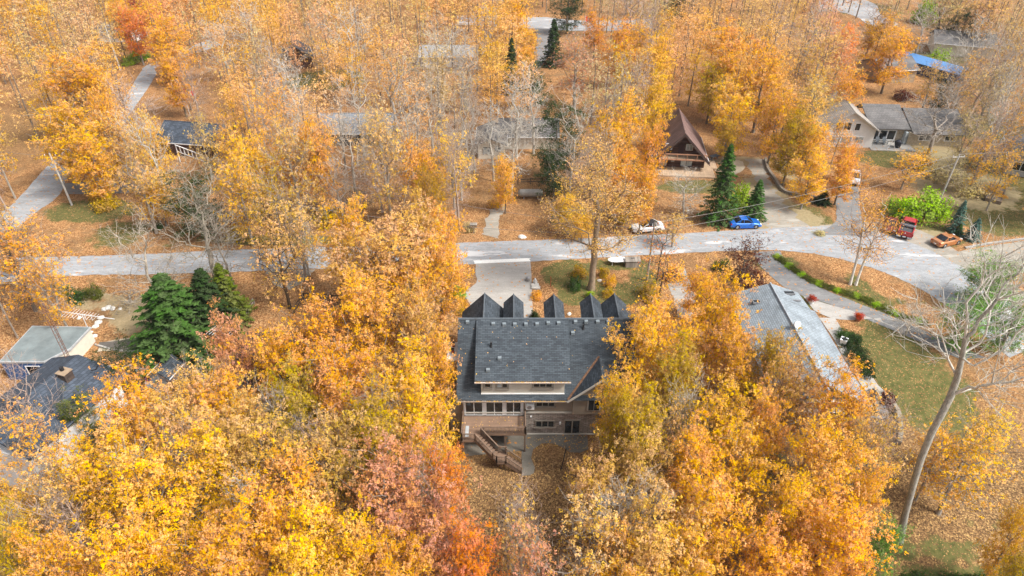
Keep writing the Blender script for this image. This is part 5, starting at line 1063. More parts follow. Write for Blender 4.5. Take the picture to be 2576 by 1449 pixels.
def car(name, label, loc, heading, col, L=4.65, Wd=1.82, kind='sedan', roofmat=None, rim=RIMD, cat='car'):
    t = thing(name, label, cat, loc, heading); P = paint(name+'_paint', col); hw = Wd/2; h = L/2
    if kind == 'pickup': top = [(-h, 1.0), (-h+.06, 1.12), (-.9, 1.12), (-.85, 1.16), (1.0, 1.16), (1.25, 1.14), (h-.35, 1.08), (h-.05, .95)]; zb = .42; rw = .40; wb = (-1.85, 1.78); zs = (1.86, 1.86)
    else: top = [(-h, .72), (-h+.12, .93), (-h+.75, .99), (-.9, .95), (.75, .93), (1.15, .9), (h-.5, .8), (h-.12, .68), (h, .58)]; zb = .2; rw = .325; wb = (-h+.98, h-.9); zs = (1.45, 1.42)
    st = []
    for x, z in top:
        e = max(0, (abs(x)-(h-.55))/.55); w = hw*(1-.17*e*e) if kind != 'pickup' else hw*(1-.06*e*e)
        st.append((x, [(w*.86, zb+.08*e), (w*.985, zb+.12), (w, (zb+z)/2+.02), (w*.965, z-.1), (w*.86, z)]))
    body = loft(st, P, 'body', t)
    if kind == 'pickup': cab = [(-.55, .80, 1.14), (-.42, .74, 1.82), (1.0-.2, .74, 1.86), (1.55, .82, 1.14)]
    else: cab = [(-h+.62, .84, .96), (-h+1.42, .72, zs[0]-.02), (.12, .71, zs[1]), (1.12, .84, .9)]
    bl, tl, tr_, br_ = cab
    m = MB(); vs = [(bl[0], -bl[1]*hw, bl[2]-.03), (br_[0], -br_[1]*hw, br_[2]-.03), (br_[0], br_[1]*hw, br_[2]-.03), (bl[0], bl[1]*hw, bl[2]-.03), (tl[0], -tl[1]*hw, tl[2]), (tr_[0], -tr_[1]*hw, tr_[2]), (tr_[0], tr_[1]*hw, tr_[2]), (tl[0], tl[1]*hw, tl[2])]
    m.add(vs, [(3, 2, 1, 0), (4, 5, 6, 7), (0, 1, 5, 4), (1, 2, 6, 5), (2, 3, 7, 6), (3, 0, 4, 7)]); m.build('windows', CARGL, t)
    m = MB(); e = .03; xm = (tl[0]+tr_[0])/2
    ring = [(tl[0]-.02, tl[1]*hw+.012, tl[2]), (xm, tl[1]*hw+.03, tl[2]+.015), (tr_[0]+.03, tr_[1]*hw+.012, tr_[2])]
    m.v = [(x, -y, z) for x, y, z in ring]+[(x, y, z) for x, y, z in ring[::-1]]+[(x*.96, -y*.86, z+.05) for x, y, z in ring]+[(x*.96, y*.86, z+.05) for x, y, z in ring[::-1]]
    m.f = [(5, 4, 3, 2, 1, 0), (6, 7, 8, 9, 10, 11)]+[(i, (i+1) % 6, 6+(i+1) % 6, 6+i) for i in range(6)]
    m.build('roof', roofmat or P, t)
    m = MB()
    for s in (-1, 1):
        for a, b, w in ((vs[0], vs[4], .1), (vs[1], vs[5], .075)): m.bar((a[0], s*abs(a[1])+s*.008, a[2]), (b[0], s*abs(b[1])+s*.008, b[2]), w, .05)
        xq = xm-.05 if kind != 'pickup' else xm+.02; m.bar((xq, s*(.85*hw+.005), 1.0 if kind != 'pickup' else 1.15), (xq, s*(tl[1]*hw+.012), tl[2]), .06, .035)
        if kind == 'sedan': m.add([(vs[0][0], s*(vs[0][1]*-1+.012), .97), (vs[0][0]+.75, s*(vs[0][1]*-1+.014), .97), (vs[4][0]+.05, s*(vs[4][1]*-1+.014), tl[2])], [(0, 1, 2), (2, 1, 0)])
    m.build('pillars', P, t)
    for x in wb:
        for s in (-1, 1):
            y = s*(hw-.1); w = MB(); w.tube([(x, y-.11, rw), (x, y-.1, rw), (x, y+.1, rw), (x, y+.11, rw)], [rw*.92, rw, rw, rw*.92], 18)
            wo = w.build('wheel', TYRE, t); MB().tube([(x, y+s*.1, rw), (x, y+s*.125, rw)], [rw*.66, rw*.6], 14).build('rim', rim, wo)
            a = MB(); a.tube([(x, s*(hw-.22), rw+.03), (x, s*(hw+.004), rw+.03)], rw*1.17, 18); a.build('wheel_arch', DARKM, t)
    zl = .68 if kind != 'pickup' else .85
    for s in (-1, 1):
        MB().obox((h-.2, s*hw*.66, zl-.09), (.22, .34, .13), -s*.35).build('headlight', LAMPW, t)
        if kind == 'pickup': MB().box(-h-.012, -h+.12, s*hw*.97-.09, s*hw*.97+.04, .78, 1.05).build('tail_light', LAMPR, t)
        else: MB().obox((-h+.12, s*hw*.68, .72), (.2, .36, .12), s*.3).build('tail_light', LAMPR, t)
        MB().obox((.78 if kind != 'pickup' else 1.25, s*(hw+.09), 1.0 if kind != 'pickup' else 1.25), (.14, .2, .14) if kind != 'pickup' else (.18, .26, .24)).build('mirror', P if kind != 'pickup' else DARKM, t)
    if kind == 'pickup':
        MB().box(-h+.12, -.78, -hw*.8, hw*.8, 1.125, 1.135).build('bed_floor', plain('truck_bed_liner', (.06, .06, .065), .8), t)
        for s in (-1, 1): MB().box(-h+.02, -.62, s*hw*.9-.07, s*hw*.9+.07, 1.1, 1.3).build('bed_side', P, t)
        MB().box(-h-.01, -h+.08, -hw*.86, hw*.86, .7, 1.3).build('tailgate', P, t)
        MB().box(-1.15, -.62, -hw*.98, hw*.98, 1.29, 1.52).box(-.9, -.66, -hw*.98, hw*.98, 1.52, 1.56).build('tool_box', CHROME, t)
        MB().box(-h-.18, -h, -hw*.96, -.42, .42, .62).box(-h-.18, -h, .42, hw*.96, .42, .62).build('bumper', CHROME, t); MB().box(-h-.16, -h, -.42, .42, .44, .58).build('bumper_step', DARKM, t)
        MB().box(-h-.19, -h-.163, -.2, .2, .5, .64).build('number_plate', PLATE, t); MB().tube([(-h-.03, 0, 1.08), (-h-.01, 0, 1.08)], .09, 10).build('badge', PLATE, t)
    else:
        MB().box(-h-.012, -h+.05, -.22, .22, .48, .6).build('number_plate', PLATE, t)
        MB().box(h-.1, h+.004, -hw*.55, hw*.55, .3, .46).build('grille', DARKM, t); MB().box(-h-.004, -h+.1, -hw*.6, hw*.6, .27, .36).build('bumper_insert', DARKM, t)
        if kind == 'sedan':
            for s in (-1, 1): MB().box(-h+.9, h-1.1, s*(hw-.01)-.02, s*(hw-.01)+.02, .2, .3).build('side_skirt', DARKM if col[0] > .5 else P, t)
    return t
def hd(a, b):
    p, q = G(*a), G(*b); return math.atan2(q[1]-p[1], q[0]-p[0])
def mid(a, b, dy=0.0):
    p, q = G(*a), G(*b); return ((p[0]+q[0])/2, (p[1]+q[1])/2+dy, p[2]+.02)
car('white_car', 'white sedan with black roof parked on the far verge of the road', mid((1592, 589), (1668, 583), .75), hd((1668, 583), (1592, 589)), (.78, .79, .8), 4.7, kind='sedan', roofmat=DARKM)
car('blue_car', 'bright blue sedan parked beside the spruces', mid((1838, 578), (1912, 574), .75), hd((1838, 577), (1912, 575)), (.012, .13, .52), 4.6, kind='sedan', rim=RIMS)
car('copper_car', 'copper-orange sedan parked by the leafy roadside', mid((2352, 626), (2416, 613), .7), hd((2349, 624), (2418, 606)), (.42, .17, .06), 4.4, kind='sedan', rim=RIMS)
car('red_pickup', 'red pickup truck with silver tool box seen from behind', (*mid((2273, 602), (2284, 563))[:2], .02), hd((2273, 602), (2288, 560)), (.42, .008, .012), 5.6, 2.0, 'pickup', rim=RIMS, cat='truck')
car('dark_red_car', 'dark red car half hidden by the birch beside the pickup', (*mid((2236, 592), (2240, 558))[:2], .02), hd((2240, 558), (2236, 592)), (.14, .008, .015), 4.0, 1.7, 'sedan')
car('white_suv', 'pale van-like car parked in the asphalt driveway under the yellow trees', (*mid((2146, 468), (2148, 440))[:2], .02), hd((2148, 440), (2145, 468)), (.55, .58, .62), 4.8, 1.85, 'sedan')

# ------------------------------------------------------------------ poles and wires
def pole(u, v, h, label, lean=(0, 0), xarm=True, extras=0, r=.15, mat=WOODG):
    x, y, z = G(u, v); t = thing('utility_pole', label, 'utility pole', (x, y, z))
    MB().tube([(0, 0, -.2), (lean[0]*h, lean[1]*h, h)], [r, r*.68], 9).build('shaft', mat, t)
    if xarm: MB().bar((lean[0]*h-.9, lean[1]*h, h-.5), (lean[0]*h+.9, lean[1]*h, h-.35), .1, .12).build('crossarm', mat, t)
    for i in (-.8, 0, .8): MB().cyl((lean[0]*h+i, lean[1]*h, h-.36+(.36 if i == 0 else 0)), .05, .22, 8, .03).build('insulator', PLATE if i else GREYM, t)
    if extras: MB().cyl((lean[0]*h+.35, lean[1]*h-.1, h-2.1), .2, .7, 12).build('transformer', GREYM, t)
    return (x+lean[0]*h, y+lean[1]*h, z+h)
PWD = plain('pale_pole_wood', (.45, .43, .4), .9, var=.2, scale=3)
p1 = pole(181, 516, 8.6, 'pale utility pole on the grassy bank by the side road', (-.02, 0), False, 0, .16, PWD)
p2 = pole(303, 177, 10.5, 'tall utility pole with crossarm by the far end of the side road', (-.02, 0), True, 0, .17, PWD)
p3 = pole(1627, 706, 8.6, 'dark thin utility pole on the near verge in front of the white car', (0, 0), False)
p4 = pole(2360, 512, 8.2, 'pale utility pole standing beside the big green bush', (.03, 0), True, 0, .15, PWD)
p5 = pole(532, 108, 9, 'grey utility pole in the far wood', (0, 0), False)
WIRE = plain('wire', (.2, .19, .18), .6)
def wire(a, b, sag, label, n=14, r=.022):
    pts = [tuple(a[k]+(b[k]-a[k])*i/n-(sag*4*(i/n)*(1-i/n) if k == 2 else 0) for k in range(3)) for i in range(n+1)]
    o = MB().tube(pts, r, 4).build('power_line', WIRE); tag(o, label, 'cable'); return o
wire(p3, (p4[0]-.8, p4[1], p4[2]-.2), .9, 'upper wire from the thin roadside pole to the pole by the green bush')
wire((p3[0], p3[1], p3[2]-1.2), (p4[0], p4[1], p4[2]-1.4), 1.0, 'lower wire from the thin roadside pole to the pole by the green bush')
wire((p3[0], p3[1], p3[2]-1.0), (-38, 92, 8.5), 1.4, 'upper wire running left from the thin roadside pole across the wood')
wire((p3[0], p3[1], p3[2]-1.7), (-38, 84, 7.0), 1.6, 'lower wire running left from the thin roadside pole along the road')
wire(p1, (p2[0]-.8, p2[1], p2[2]-.3), 1.2, 'wire from the pale bank pole to the far-left crossarm pole')
wire((p1[0], p1[1], p1[2]-.5), (-150, 118, 9), 1.5, 'wire running off left from the pale bank pole')
wire((p2[0]+.8, p2[1], p2[2]-.3), (-84, 215, 12), 1.2, 'wire running on into the far wood from the crossarm pole')
wire((p2[0]-.8, p2[1], p2[2]-.3), (-150, 138, 10), 1.5, 'wire running left and down from the crossarm pole')
wire(p4, (100, 100, 9), .6, 'wire running right from the pole by the green bush')

# ------------------------------------------------------------------ small things
x, y, z = G(1556, 664); t = thing('oval_table', 'white oval table on the front lawn near the road', 'table', (x, y, z), R_(4))
m = MB(); m.prism([(1.05*math.cos(a)*(1.0)+.45*(1 if math.cos(a) > 0 else -1)-.0, .62*math.sin(a)) for a in np.linspace(0, 2*math.pi, 21)[:-1]], .68, .74); m.build('table_top', WHITE, t)
for sx in (-1, 1):
    for sy in (-1, 1): MB().bar((sx*.95, sy*.35, 0), (sx*.9, sy*.3, .68), .07).build('leg', WHITE, t)
x, y, z = G(1590, 668); t = thing('wooden_bin', 'weathered grey wooden box beside the white oval table', 'box', (x, y, z), R_(2))
MB().box(-.95, .95, -.5, .5, 0, .95).build('body', OLDW, t); MB().slab([(-1.02, -.58, .97), (1.02, -.58, .97), (1.02, .56, 1.1), (-1.02, .56, 1.1)], .06).build('lid', OLDW, t); MB().box(-.25, .25, .1, .22, 1.07, 1.1).build('handle', DARKM, t)
x, y, z = G(1346, 714); t = thing('stone_statue', 'pale stone garden ornament at the right edge of the concrete driveway', 'statue', (x, y, z)); t.scale = (.75, .75, .62)
MB().obox((0, -.6, -.05), (1.3, .9, .35), .1).obox((.1, -1.3, -.05), (1.5, .7, .3), -.1).build('plinth', plain('pale_rock', (.45, .43, .4), .9, var=.2), t)
MB().tube([(0, 0, .0), (0, 0, .4), (.02, 0, .8), (0, 0, 1.1), (0, 0, 1.2), (0, 0, 1.35), (0, 0, 1.5)], [.42, .34, .26, .2, .1, .15, .04], 9).tube([(0, 0, 1.0), (.3, -.1, .75), (.38, -.15, .5)], [.09, .08, .06], 6).tube([(0, 0, 1.0), (-.3, -.1, .8), (-.36, -.12, .55)], [.09, .08, .06], 6).build('figure', plain('white_stone', (.48, .48, .47), .8), t)
def rock(u, v, s, label, mat=None, seed=1, grp=None):
    x, y, z = G(u, v); q = random.Random(seed); m = MB(); n = 8
    rings = [(0, 1.0), (.35, 1.05), (.7, .7), (.9, .25)]
    for h_, k in rings: m.v += [(math.cos(2*math.pi*j/n)*s*k*q.uniform(.75, 1.2), math.sin(2*math.pi*j/n)*s*.75*k*q.uniform(.75, 1.2), (h_-.08)*s*.75) for j in range(n)]
    for i in range(3):
        for j in range(n): m.f.append((i*n+j, i*n+(j+1) % n, (i+1)*n+(j+1) % n, (i+1)*n+j))
    m.f.append(tuple(range(3*n, 4*n))); o = m.build('rock', mat or bpy.data.materials['pale_rock']); o.location = (x, y, z); o.rotation_euler = (0, 0, q.uniform(0, 6)); tag(o, label, 'rock', grp)
PALES = plain('white_limestone', (.6, .58, .54), .9, var=.18, scale=4)
for i, (u, v, s) in enumerate([(405, 762, .9), (420, 768, .75), (390, 770, .6), (272, 775, .5), (283, 777, .45), (262, 778, .4), (303, 777, .3), (255, 800, .45), (248, 812, .5), (240, 822, .45), (226, 838, .4), (222, 850, .35), (200, 800, .3), (238, 846, .4)]):
    rock(u, v, s, 'pale limestone boulder on the bank between the road and the flat-roofed garage', PALES, i, 'pale boulders on the left bank')
rock(1313, 597, .6, 'pale flat boulder on the far verge at the road edge', PALES, 33); rock(1320, 705, .3, 'small dark stone in the leaves by the driveway', bpy.data.materials['dark_rim'], 34) if False else None
for i, (u, v) in enumerate([(1466, 770), (1480, 776), (1500, 780), (1530, 778), (1548, 768), (1432, 790), (1508, 706), (1522, 712)]): rock(u, v, .32, 'small pale stone edging the flower bed round the tall trunk', PALES, 50+i, 'stones edging the bed round the tall trunk')
# ball on the lawn, stake
x, y, z = G(1328, 706); o = MB().tube([(0, 0, .02), (0, 0, .1), (0, 0, .28), (0, 0, .5), (0, 0, .62)], [.1, .26, .34, .26, .08], 12).build('garden_globe', GREYM); o.location = (x, y, z); tag(o, 'small grey globe on the leaves right of the driveway', 'ornament')
x, y, z = G(1385, 722); o = MB().bar((0, 0, -.1), (0, 0, 1.6), .06).build('garden_stake', plain('red_stake', (.4, .05, .03))); o.location = (x, y, z); tag(o, 'thin red stake in the front lawn', 'stake')
x, y, z = G(2382, 532); o = MB().cyl((0, 0, -.1), .07, 1.9, 8).build('marker_post', plain('yellow_plastic', (.75, .5, .02), .5)); o.location = (x, y, z); tag(o, 'bright yellow marker post behind the green bush', 'post')
# mailbox
x, y, z = G(1192, 586); t = thing('mailbox', 'brown mailbox on the far verge left of the gravel drive', 'mailbox', (x, y, z)); MB().bar((0, 0, 0), (0, 0, 1.0), .12).build('post', OLDW, t); MB().box(-.45, .45, -.25, .25, 1.0, 1.45).build('box', plain('brown_box', (.2, .13, .08)), t); MB().slab([(-.52, -.3, 1.45), (.52, -.3, 1.45), (.52, .3, 1.55), (-.52, .3, 1.55)], .05).build('lid', OLDW, t)
# fences
def fence(pts, label, h=1.1, mat=None, cat='fence', name='rail_fence', rails=(.45, .9), pst=1.9):
    P = [G(*p) for p in pts]; t = thing(name, label, cat, P[0]); m = MB(); o0 = P[0]
    for a, b in zip(P, P[1:]):
        L = math.dist(a[:2], b[:2]); n = max(1, round(L/pst))
        for i in range(n+1): q = [a[k]+(b[k]-a[k])*i/n-o0[k] for k in range(3)]; MB().bar((q[0], q[1], q[2]-.2), (q[0], q[1], q[2]+h), .14).build('post', mat or OLDW, t)
        for r__ in rails: m.bar(tuple(a[k]-o0[k]+(r__ if k == 2 else 0) for k in range(3)), tuple(b[k]-o0[k]+(r__ if k == 2 else 0) for k in range(3)), .06, .13)
    m.build('rails', mat or OLDW, t); return t
fence([(1303, 464), (1365, 462)], 'dark log rail fence in the wood behind the road', 1.1, plain('dark_rail_wood', (.09, .065, .045)))
fence([(742, 790), (765, 752), (800, 755), (870, 760)], 'dark split-rail fence by the leaf-covered clearing', 1.1, bpy.data.materials['dark_rail_wood'])
fence([(610, 815), (640, 765)], 'low grey board fence beside the dark hip roof', .7, OLDW)
# low stone retaining walls
def low_wall(pts, label, w=.4, h=.55, mat=None, cat='wall'):
    P = resample([G(*p)[:2] for p in pts], max(6, len(pts)*4)); t = thing('retaining_wall', label, cat, (P[0][0], P[0][1], float(ground_h(*P[0])))); m = MB(); o0 = t.location
    for i, (a, b) in enumerate(zip(P, P[1:])):
        q = random.Random(i); za, zb = float(ground_h(*a)), float(ground_h(*b)); m.bar((a[0]-o0[0], a[1]-o0[1], za-o0[2]+h/2-.1), (b[0]-o0[0], b[1]-o0[1], zb-o0[2]+h/2-.1+q.uniform(-.03, .03)), w*q.uniform(.9, 1.1), h)
    m.build('blocks', mat or plain('old_wall_stone', (.24, .21, .17), .95, var=.3), t)
low_wall([(1925, 402), (1930, 425), (1950, 455), (1970, 482), (2000, 492), (2040, 498), (2062, 508)], 'curving low stone wall under the yellow trees right of the cabin')
low_wall([(2428, 625), (2480, 615), (2530, 608), (2590, 600)], 'straight pale concrete kerb wall along the branch road', .3, .3, CONC)
low_wall([(2512, 662), (2560, 656), (2600, 652)], 'pale kerb at the near side of the branch road', .25, .25, CONC)
low_wall([(2203, 1045), (2200, 1022), (2206, 1004), (2190, 985)], 'curved stone wall left of the stone steps', .4, .9, bpy.data.materials['old_wall_stone'])
low_wall([(2220, 1000), (2240, 1020), (2256, 1050), (2262, 1090), (2258, 1120)], 'curved dark stone wall right of the stone steps', .45, .8, bpy.data.materials['old_wall_stone'])
low_wall([(240, 868), (280, 880), (330, 886), (388, 882)], 'pale curving edge of the sunken terrace behind the navy roof', .2, .3, CONC)
sheet('terrace', [(250, 862), (300, 858), (350, 850), (395, 842)], [(250, 876), (290, 880), (340, 882), (400, 874)], plain('dark_terrace', (.1, .09, .08), .9), .06, jag=.05)
for i, (u, v) in enumerate([(2214, 1008), (2213, 1020), (2210, 1032), (2212, 1046), (2212, 1058)]):
    x, y, z = G(u, v); o = MB().box(-.95, .95, -.3, .3, 0, .2).build('stone_step', plain('bluestone', (.24, .25, .27), .9) if not i else bpy.data.materials['bluestone']); o.location = (x, y, z-.02-.06*i); o.rotation_euler = (0, 0, -.05); tag(o, ORD[i]+' wide grey stone step down from the path, counting from the top', 'step', 'stone steps below the path')
# raised planter
x, y, z = G(2503, 492); t = thing('raised_planter', 'long wooden raised planter bed with yellow chrysanthemums on the right-hand lawn', 'planter', (x, y, z), hd((2488, 526), (2514, 458))-math.pi/2)
PL = plain('planter_wood', (.2, .15, .11)); MB().box(-1.1, -1.0, -3.1, 3.1, 0, .55).box(1.0, 1.1, -3.1, 3.1, 0, .55).box(-1, 1, -3.1, -3.0, 0, .55).box(-1, 1, 3.0, 3.1, 0, .55).box(-1, 1, -.05, .05, 0, .5).build('frame', PL, t); MB().box(-1, 1, -3, 3, .0, .4).build('soil', plain('soil', (.2, .16, .12), .95), t)
MB().bar((-1.15, -3.2, .9), (-1.15, 3.2, .9), .06).bar((-1.15, -3.1, 0), (-1.15, -3.1, 1), .08).bar((-1.15, 0, 0), (-1.15, 0, 1), .08).bar((-1.15, 3.1, 0), (-1.15, 3.1, 1), .08).build('trellis', DARKM, t)
for a, b in ((.25, .9), (.3, -1.4)):
    q = plant('shrub', x+a, y+b, .45, .6, 'Y', 'yellow flower clump in the raised planter, '+('upper' if b > 0 else 'lower')+' one', z=z+.4, cat='flowers', name='chrysanthemum', sink=0)
# pots
for u, v, lb, c in ((2040, 762, 'pink-red flowers in a white pot beside the pale roof end', 'R'), (2158, 806, 'round red flower pot at the corner of the parking pad', 'R')):
    x, y, z = G(u, v); t = thing('flower_pot', ('white' if u < 2100 else 'terracotta')+' pot standing under '+('pink' if u < 2100 else 'bright red')+' flowers', 'pot', (x, y, z)); MB().cyl((0, 0, .02), .28, .5, 12, .38).build('pot', WHITE if u < 2100 else plain('terracotta', (.3, .12, .06)), t)
    plant('shrub', x, y, .62, .75, 'R', lb, z=z+.5, cat='flowers', name='potted_flowers', sink=0)
x, y, z = G(2120, 865); t = thing('water_tub', 'square white tub with dark water beside the juniper bed', 'tub', (x, y, z), R_(10)); MB().tube([(0, 0, .05), (0, 0, .75)], [.42, .55], 4).build('tub', WHITE, t); MB().box(-.3, .3, -.3, .3, .752, .76).build('water', GLASS, t)
# adirondack chairs, barbecue
ADK = plain('slate_chair', (.14, .16, .18)); RDC = plain('red_chair', (.4, .04, .06))
def adk(x, y, mat, lb, rz, grp=None):
    t = thing('lawn_chair', lb, 'chair', (x, y, .14), rz, grp)
    MB().slab([(-.3, -.35, .42), (.3, -.35, .42), (.27, .3, .26), (-.27, .3, .26)], .04).build('seat', mat, t)
    MB().add([(-.25, .25, .25), (.25, .25, .25), (.36, .5, .8), (.3, .62, 1.05), (.12, .68, 1.15), (-.12, .68, 1.15), (-.3, .62, 1.05), (-.36, .5, .8), (-.25, .3, .25), (.25, .3, .25), (.36, .55, .8), (.3, .67, 1.05), (.12, .73, 1.15), (-.12, .73, 1.15), (-.3, .67, 1.05), (-.36, .55, .8)], [(0, 1, 2, 3, 4, 5, 6, 7), tuple(range(8, 16))[::-1]]+[(i, 8+i, 8+(i+1) % 8, (i+1) % 8) for i in range(8)]).build('backrest', mat, t)
    for s in (-1, 1): MB().box(s*.38-.07, s*.38+.07, -.38, .42, .56, .6).build('armrest', mat, t); MB().box(s*.34-.04, s*.34+.04, -.36, -.28, 0, .56).build('leg', mat, t); MB().bar((s*.3, -.3, .36), (s*.3, .62, .02), .05, .12).build('leg', mat, t)
for i, (u, v) in enumerate([(2192, 356), (2209, 357), (2226, 358)]):
    x, y, _ = at(u, v, .5); adk(x, y, ADK, ['left', 'middle', 'right'][i]+' grey slat-backed chair of three on the patio', 0, 'grey chairs on the patio')
x, y, _ = at(2175, 360, .5); adk(x, y, RDC, 'red slat-backed chair left of the grey chairs', .3)
x, y, _ = at(2255, 372, 0); t = thing('covered_barbecue', 'barbecue under a black cover at the patio edge', 'barbecue', (x, y, .12)); MB().tube([(0, 0, .1), (0, 0, .8), (0, 0, 1.15), (0, 0, 1.4)], [.55, .62, .55, .2], 8).build('cover', plain('black_cover', (.012, .014, .025), .5), t); MB().box(-.4, -.3, -.3, .3, 0, .1).box(.3, .4, -.3, .3, 0, .1).build('base', DARKM, t)
x, y, _ = at(2240, 375, 0); t = thing('swing_frame', 'white folding ladder frame standing on the patio', 'ladder', (x, y, .12)); MB().bar((-.9, -.5, 0), (0, 0, 1.9), .07).bar((.5, -.5, 0), (0, 0, 1.9), .07).build('frame', WHITE, t)
# propane tank
x, y, z = G(1345, 498); t = thing('gas_tank', 'long grey gas tank with pale end in the wood', 'tank', (x, y, z)); MB().tube([(-2.6, 0, .9), (-2.3, 0, .9), (1.0, 0, .9), (1.2, 0, .9)], [.3, .6, .6, .35], 14).build('tank', plain('tank_grey', (.28, .27, .25)), t); MB().box(-1.8, -1.6, -.4, .4, 0, .4).box(.4, .6, -.4, .4, 0, .4).build('foot', GREYM, t); MB().tube([(1.02, 0, .9), (1.24, 0, .9)], [.58, .3], 14).build('end_cap', WHITE, t)
# flags
def flag(u, v, h, s, lb):
    x, y, z = G(u, v); t = thing('flag', lb, 'flag', (x, y, z)); MB().cyl((0, 0, 0), .05, h, 8).build('flagpole', WHITE, t)
    RED = bpy.data.materials.get('flag_red') or plain('flag_red', (.55, .02, .03)); 
    def strip(a, b, m, nm):
        k = MB(); n = 5
        for i in range(n+1):
            q = a+(b-a)*i/n
            for zz_ in (0, 1): k.v += [(q*s*2, .15*s*math.sin(q*7), h-.1-q*.5*s-zz_*s), (q*s*2, .15*s*math.sin(q*7)+.02, h-.1-q*.5*s-zz_*s)]
        for i in range(n):
            o_ = i*4; k.f += [(o_, o_+4, o_+6, o_+2), (o_+1, o_+3, o_+7, o_+5), (o_, o_+1, o_+5, o_+4), (o_+2, o_+6, o_+7, o_+3)]
        return k.build(nm, m, t)
    strip(0, .25, RED, 'red_band'); w = strip(.25, .75, WHITE, 'white_band'); strip(.75, 1, RED, 'red_band')
    lf = [(0, .42), (.08, .25), (.3, .3), (.22, .1), (.34, 0), (.12, -.2), (0, -.4), (-.12, -.2), (-.34, 0), (-.22, .1), (-.3, .3), (-.08, .25)]
    MB().sprism([(s+p[0]*s*.9, h-.1-.25*s-.5*s+p[1]*s*.9) for p in lf], .15*s*math.sin(3.5)-.07-.03*s, .15*s*math.sin(3.5)-.04-.03*s, 'y').build('leaf_emblem', RED, w)
flag(1468, 128, 8.5, 1.25, 'red and white maple-leaf flag on a pole near the far road')
flag(478, 290, 5.5, 1.0, 'red and white maple-leaf flag on a pole in the wood left of the dark-roofed house')
# lattice mast, antennas
x, y, z = -47.0, 55.0, -3.0
t = thing('lattice_mast', 'rusty lattice aerial mast standing behind the navy roof', 'mast', (x, y, z)); m = MB(); hh = 12.5; RUST = plain('rusty_steel', (.2, .1, .07), .8)
leg_ = [(math.cos(a)*.22, math.sin(a)*.22) for a in (0, 2.09, 4.19)]
for a in leg_: m.bar((*a, 0), (*a, hh), .04)
for i in range(26):
    for j in range(3): a, b = leg_[j], leg_[(j+1) % 3]; m.bar((*a, i*.48), (*b, i*.48+.24 if i % 2 else i*.48), .025)
m.build('lattice', RUST, t)
x, y, _ = at(205, 790, 2.5); t = thing('aerial', 'long white television aerial hanging above the bank', 'aerial', (x, y, -1), R_(-8)); m = MB(); m.bar((-2.6, 0, 3.6), (4.0, 0, 3.2), .05)
for i in range(11): m.bar((-1.9+i*.36, -.9+i*.03, 3.55-i*.03), (-1.9+i*.36, .9-i*.03, 3.55-i*.03), .022)
for i in range(4): m.bar((-1.3+i*.8, 0, 3.55), (-1.3+i*.8, -.02, 2.7), .04)
m.bar((0, 0, -.6), (0, 0, 3.5), .06); m.build('elements', WHITE, t)
x, y, _ = at(555, 835, 4.5); t = thing('aerial', 'white television aerial beside the dark hip roof', 'aerial', (x, y, -2), R_(-25)); m = MB(); m.bar((-1.4, 0, 6.4), (1.4, 0, 6.4), .06); m.bar((0, 0, 0), (0, 0, 6.4), .05)
for i in range(8): m.bar((-1.3+i*.36, -.8+i*.05, 6.4), (-1.3+i*.36, .8-i*.05, 6.4), .03)
m.build('elements', WHITE, t)
# deck with white railings behind the navy roof
t = thing('rear_deck', 'small deck with white picket railings between navy house and shed', 'deck', (-42.5, 57.2, -2.9)); MB().box(-3.6, 2.8, -1.6, .5, .1, .3).build('floor', OLDW, t)
def pickets(x0, x1, y, z0, t, h=1.0):
    m = MB(); n = int((x1-x0)/.16)
    for i in range(n+1): m.bar((x0+(x1-x0)*i/n, y, z0), (x0+(x1-x0)*i/n, y, z0+h), .06)
    m.bar((x0, y, z0+h), (x1, y, z0+h), .1, .07); m.bar((x0, y, z0+.12), (x1, y, z0+.12), .08, .06)
    for q in (x0, x1): m.bar((q, y, z0-.3), (q, y, z0+h+.2), .14)
    return m.build('railing', WHITE, t)
pickets(-3.5, -.2, .4, .9, t); pickets(.6, 2.0, -.1, .9, t)
t = thing('white_stair', 'white timber stair rail left of the navy roof', 'railing', (-49.6, 53.6, -3.2), R_(40)); m = MB()
m.bar((0, 0, 2.9), (-2.6, -1.6, 1.2), .1); m.bar((0, 0, 2.1), (-2.6, -1.6, .4), .1)
for i in range(6): f_ = i/5; m.bar((-2.6*f_, -1.6*f_, 2.1-1.7*f_), (-2.6*f_, -1.6*f_, 2.95-1.7*f_), .08)
m.bar((0, 0, -.5), (0, 0, 2.9), .12); m.bar((0, 0, 2.9), (1.8, .3, 2.9), .12); m.build('rail', WHITE, t)
# toys by the shed
t = thing('toy_pile', 'heap of plastic toys, pink ring on top, beside the grey shed', 'toys', (-39.9, 55.6, -2.6)); 
MB().obox((0, 0, 0), (.8, .7, 1.2), .3).build('grey_bag', plain('grey_plastic', (.35, .38, .45), .4), t); MB().tube([(.3*math.cos(a), 0, 1.45+.3*math.sin(a)) for a in np.linspace(0, 6.28, 13)], .09, 6, False).build('pink_ring', plain('pink_plastic', (.6, .12, .5), .4), t); MB().obox((.7, -.1, 0), (.2, .5, 1.1), .1).build('green_slide', plain('green_plastic', (.0, .14, .08), .4), t)
t = thing('garden_hose', 'green hose lying beside the side wall of the main house', 'hose', (-5.9, 50.2, -4.35)); MB().tube([(-.5, 0, .05), (0, .05, .05), (.6, 0, .05)], .05, 6).build('hose', plain('teal_hose', (.02, .3, .24)), t)
t = thing('clothes_post', 'thin dark leaning post on the leaves below the patio', 'post', (5.4, 46.6, -4.5)); MB().bar((-.5, -.9, 0), (0, 0, 2.3), .08).build('post', DARKM, t)
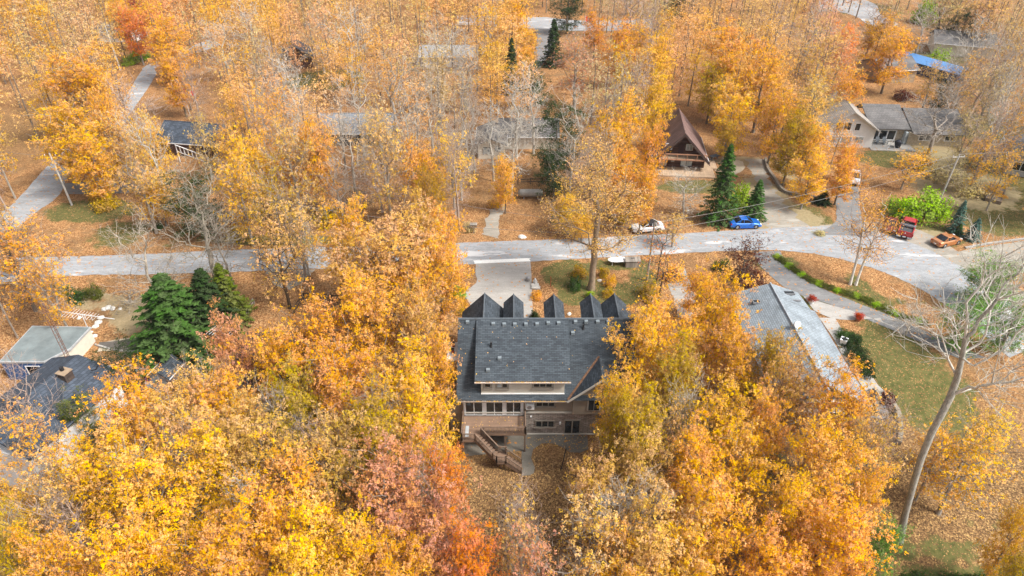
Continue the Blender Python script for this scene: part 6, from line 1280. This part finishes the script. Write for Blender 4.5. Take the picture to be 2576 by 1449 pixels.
# cabin yard table
x, y, z = G(1800, 405); t = thing('picnic_table', 'dark grey table on the deck corner right of the cabin', 'table', (x-.3, y, .27), .5); MB().box(-.9, .9, -.45, .45, .7, .76).build('table_top', plain('slate_table', (.1, .12, .14)), t)
for sx in (-1, 1): MB().bar((sx*.7, -.3, 0), (sx*.7, .3, .7), .08).bar((sx*.7, .3, 0), (sx*.7, -.3, .7), .08).build('leg', bpy.data.materials['slate_table'], t)
# fallen leaves lying on roofs and deck
def litter(name, label, pts, seed, size=.12):
    r = np.random.default_rng(seed); P = np.array(pts); v, q = leaf_quads(P, np.array([0, 0, 1.])+r.normal(0, .25, P.shape), size, .8, r)
    o = bpy.data.objects.new(name, mesh_np(name, v, q, LEAF, {'rnd': r.random(len(P)), 'clump': r.random(len(P))})); COL.objects.link(o); o.color = lin((215, 165, 90))+(1,); tag(o, label, 'fallen leaves', kind='stuff')
r = np.random.default_rng(3); pts = []
for _ in range(70): x, y = r.uniform(-5, 1.3), r.uniform(47.2, 50.4); pts.append((x, y, DZ+.015)) if (y > 48 or x < -3.8) else None
for _ in range(28): x, y = r.uniform(-3.6, 5.7), r.uniform(50.2, 56); pts.append((x, y, SA+SB*y+.02))
for _ in range(14): x, y = r.uniform(6, 12.3), r.uniform(50, 56); pts.append((x, y, EZ+sl*(y-EY)+.02))
for _ in range(8): x, y = r.uniform(-5.5, -3.8), r.uniform(50, 56); pts.append((x, y, EZ+sl*(y-EY)+.02))
for _ in range(90): x = r.uniform(-3.6, 5.7); pts.append((x, 49.84, 3.76)); pts.append((x, 49.74, 1.25))
for _ in range(120): pts.append((r.uniform(1.2, 7.8), r.uniform(48.4, 50.3), -4.25))
litter('leaf_scatter', 'loose fallen leaves on the main roof, gutters, deck and patio', pts, 4)

# ------------------------------------------------------------------ air: far woods fade slightly
hz_m, hn, hl = newmat('thin_haze'); hv = nd(hn, 'VolumePrincipled'); hv.inputs['Color'].default_value = (.85, .88, .95, 1); hv.inputs['Density'].default_value = .00012; hv.inputs['Anisotropy'].default_value = .1
ho = nd(hn, 'OutputMaterial'); hl.new(hv.outputs[0], ho.inputs['Volume'])
o = MB().box(-420, 420, -60, 620, float(Z.min())-1, 56).build('haze', hz_m); tag(o, kind='stuff'); o.display_type = 'WIRE'
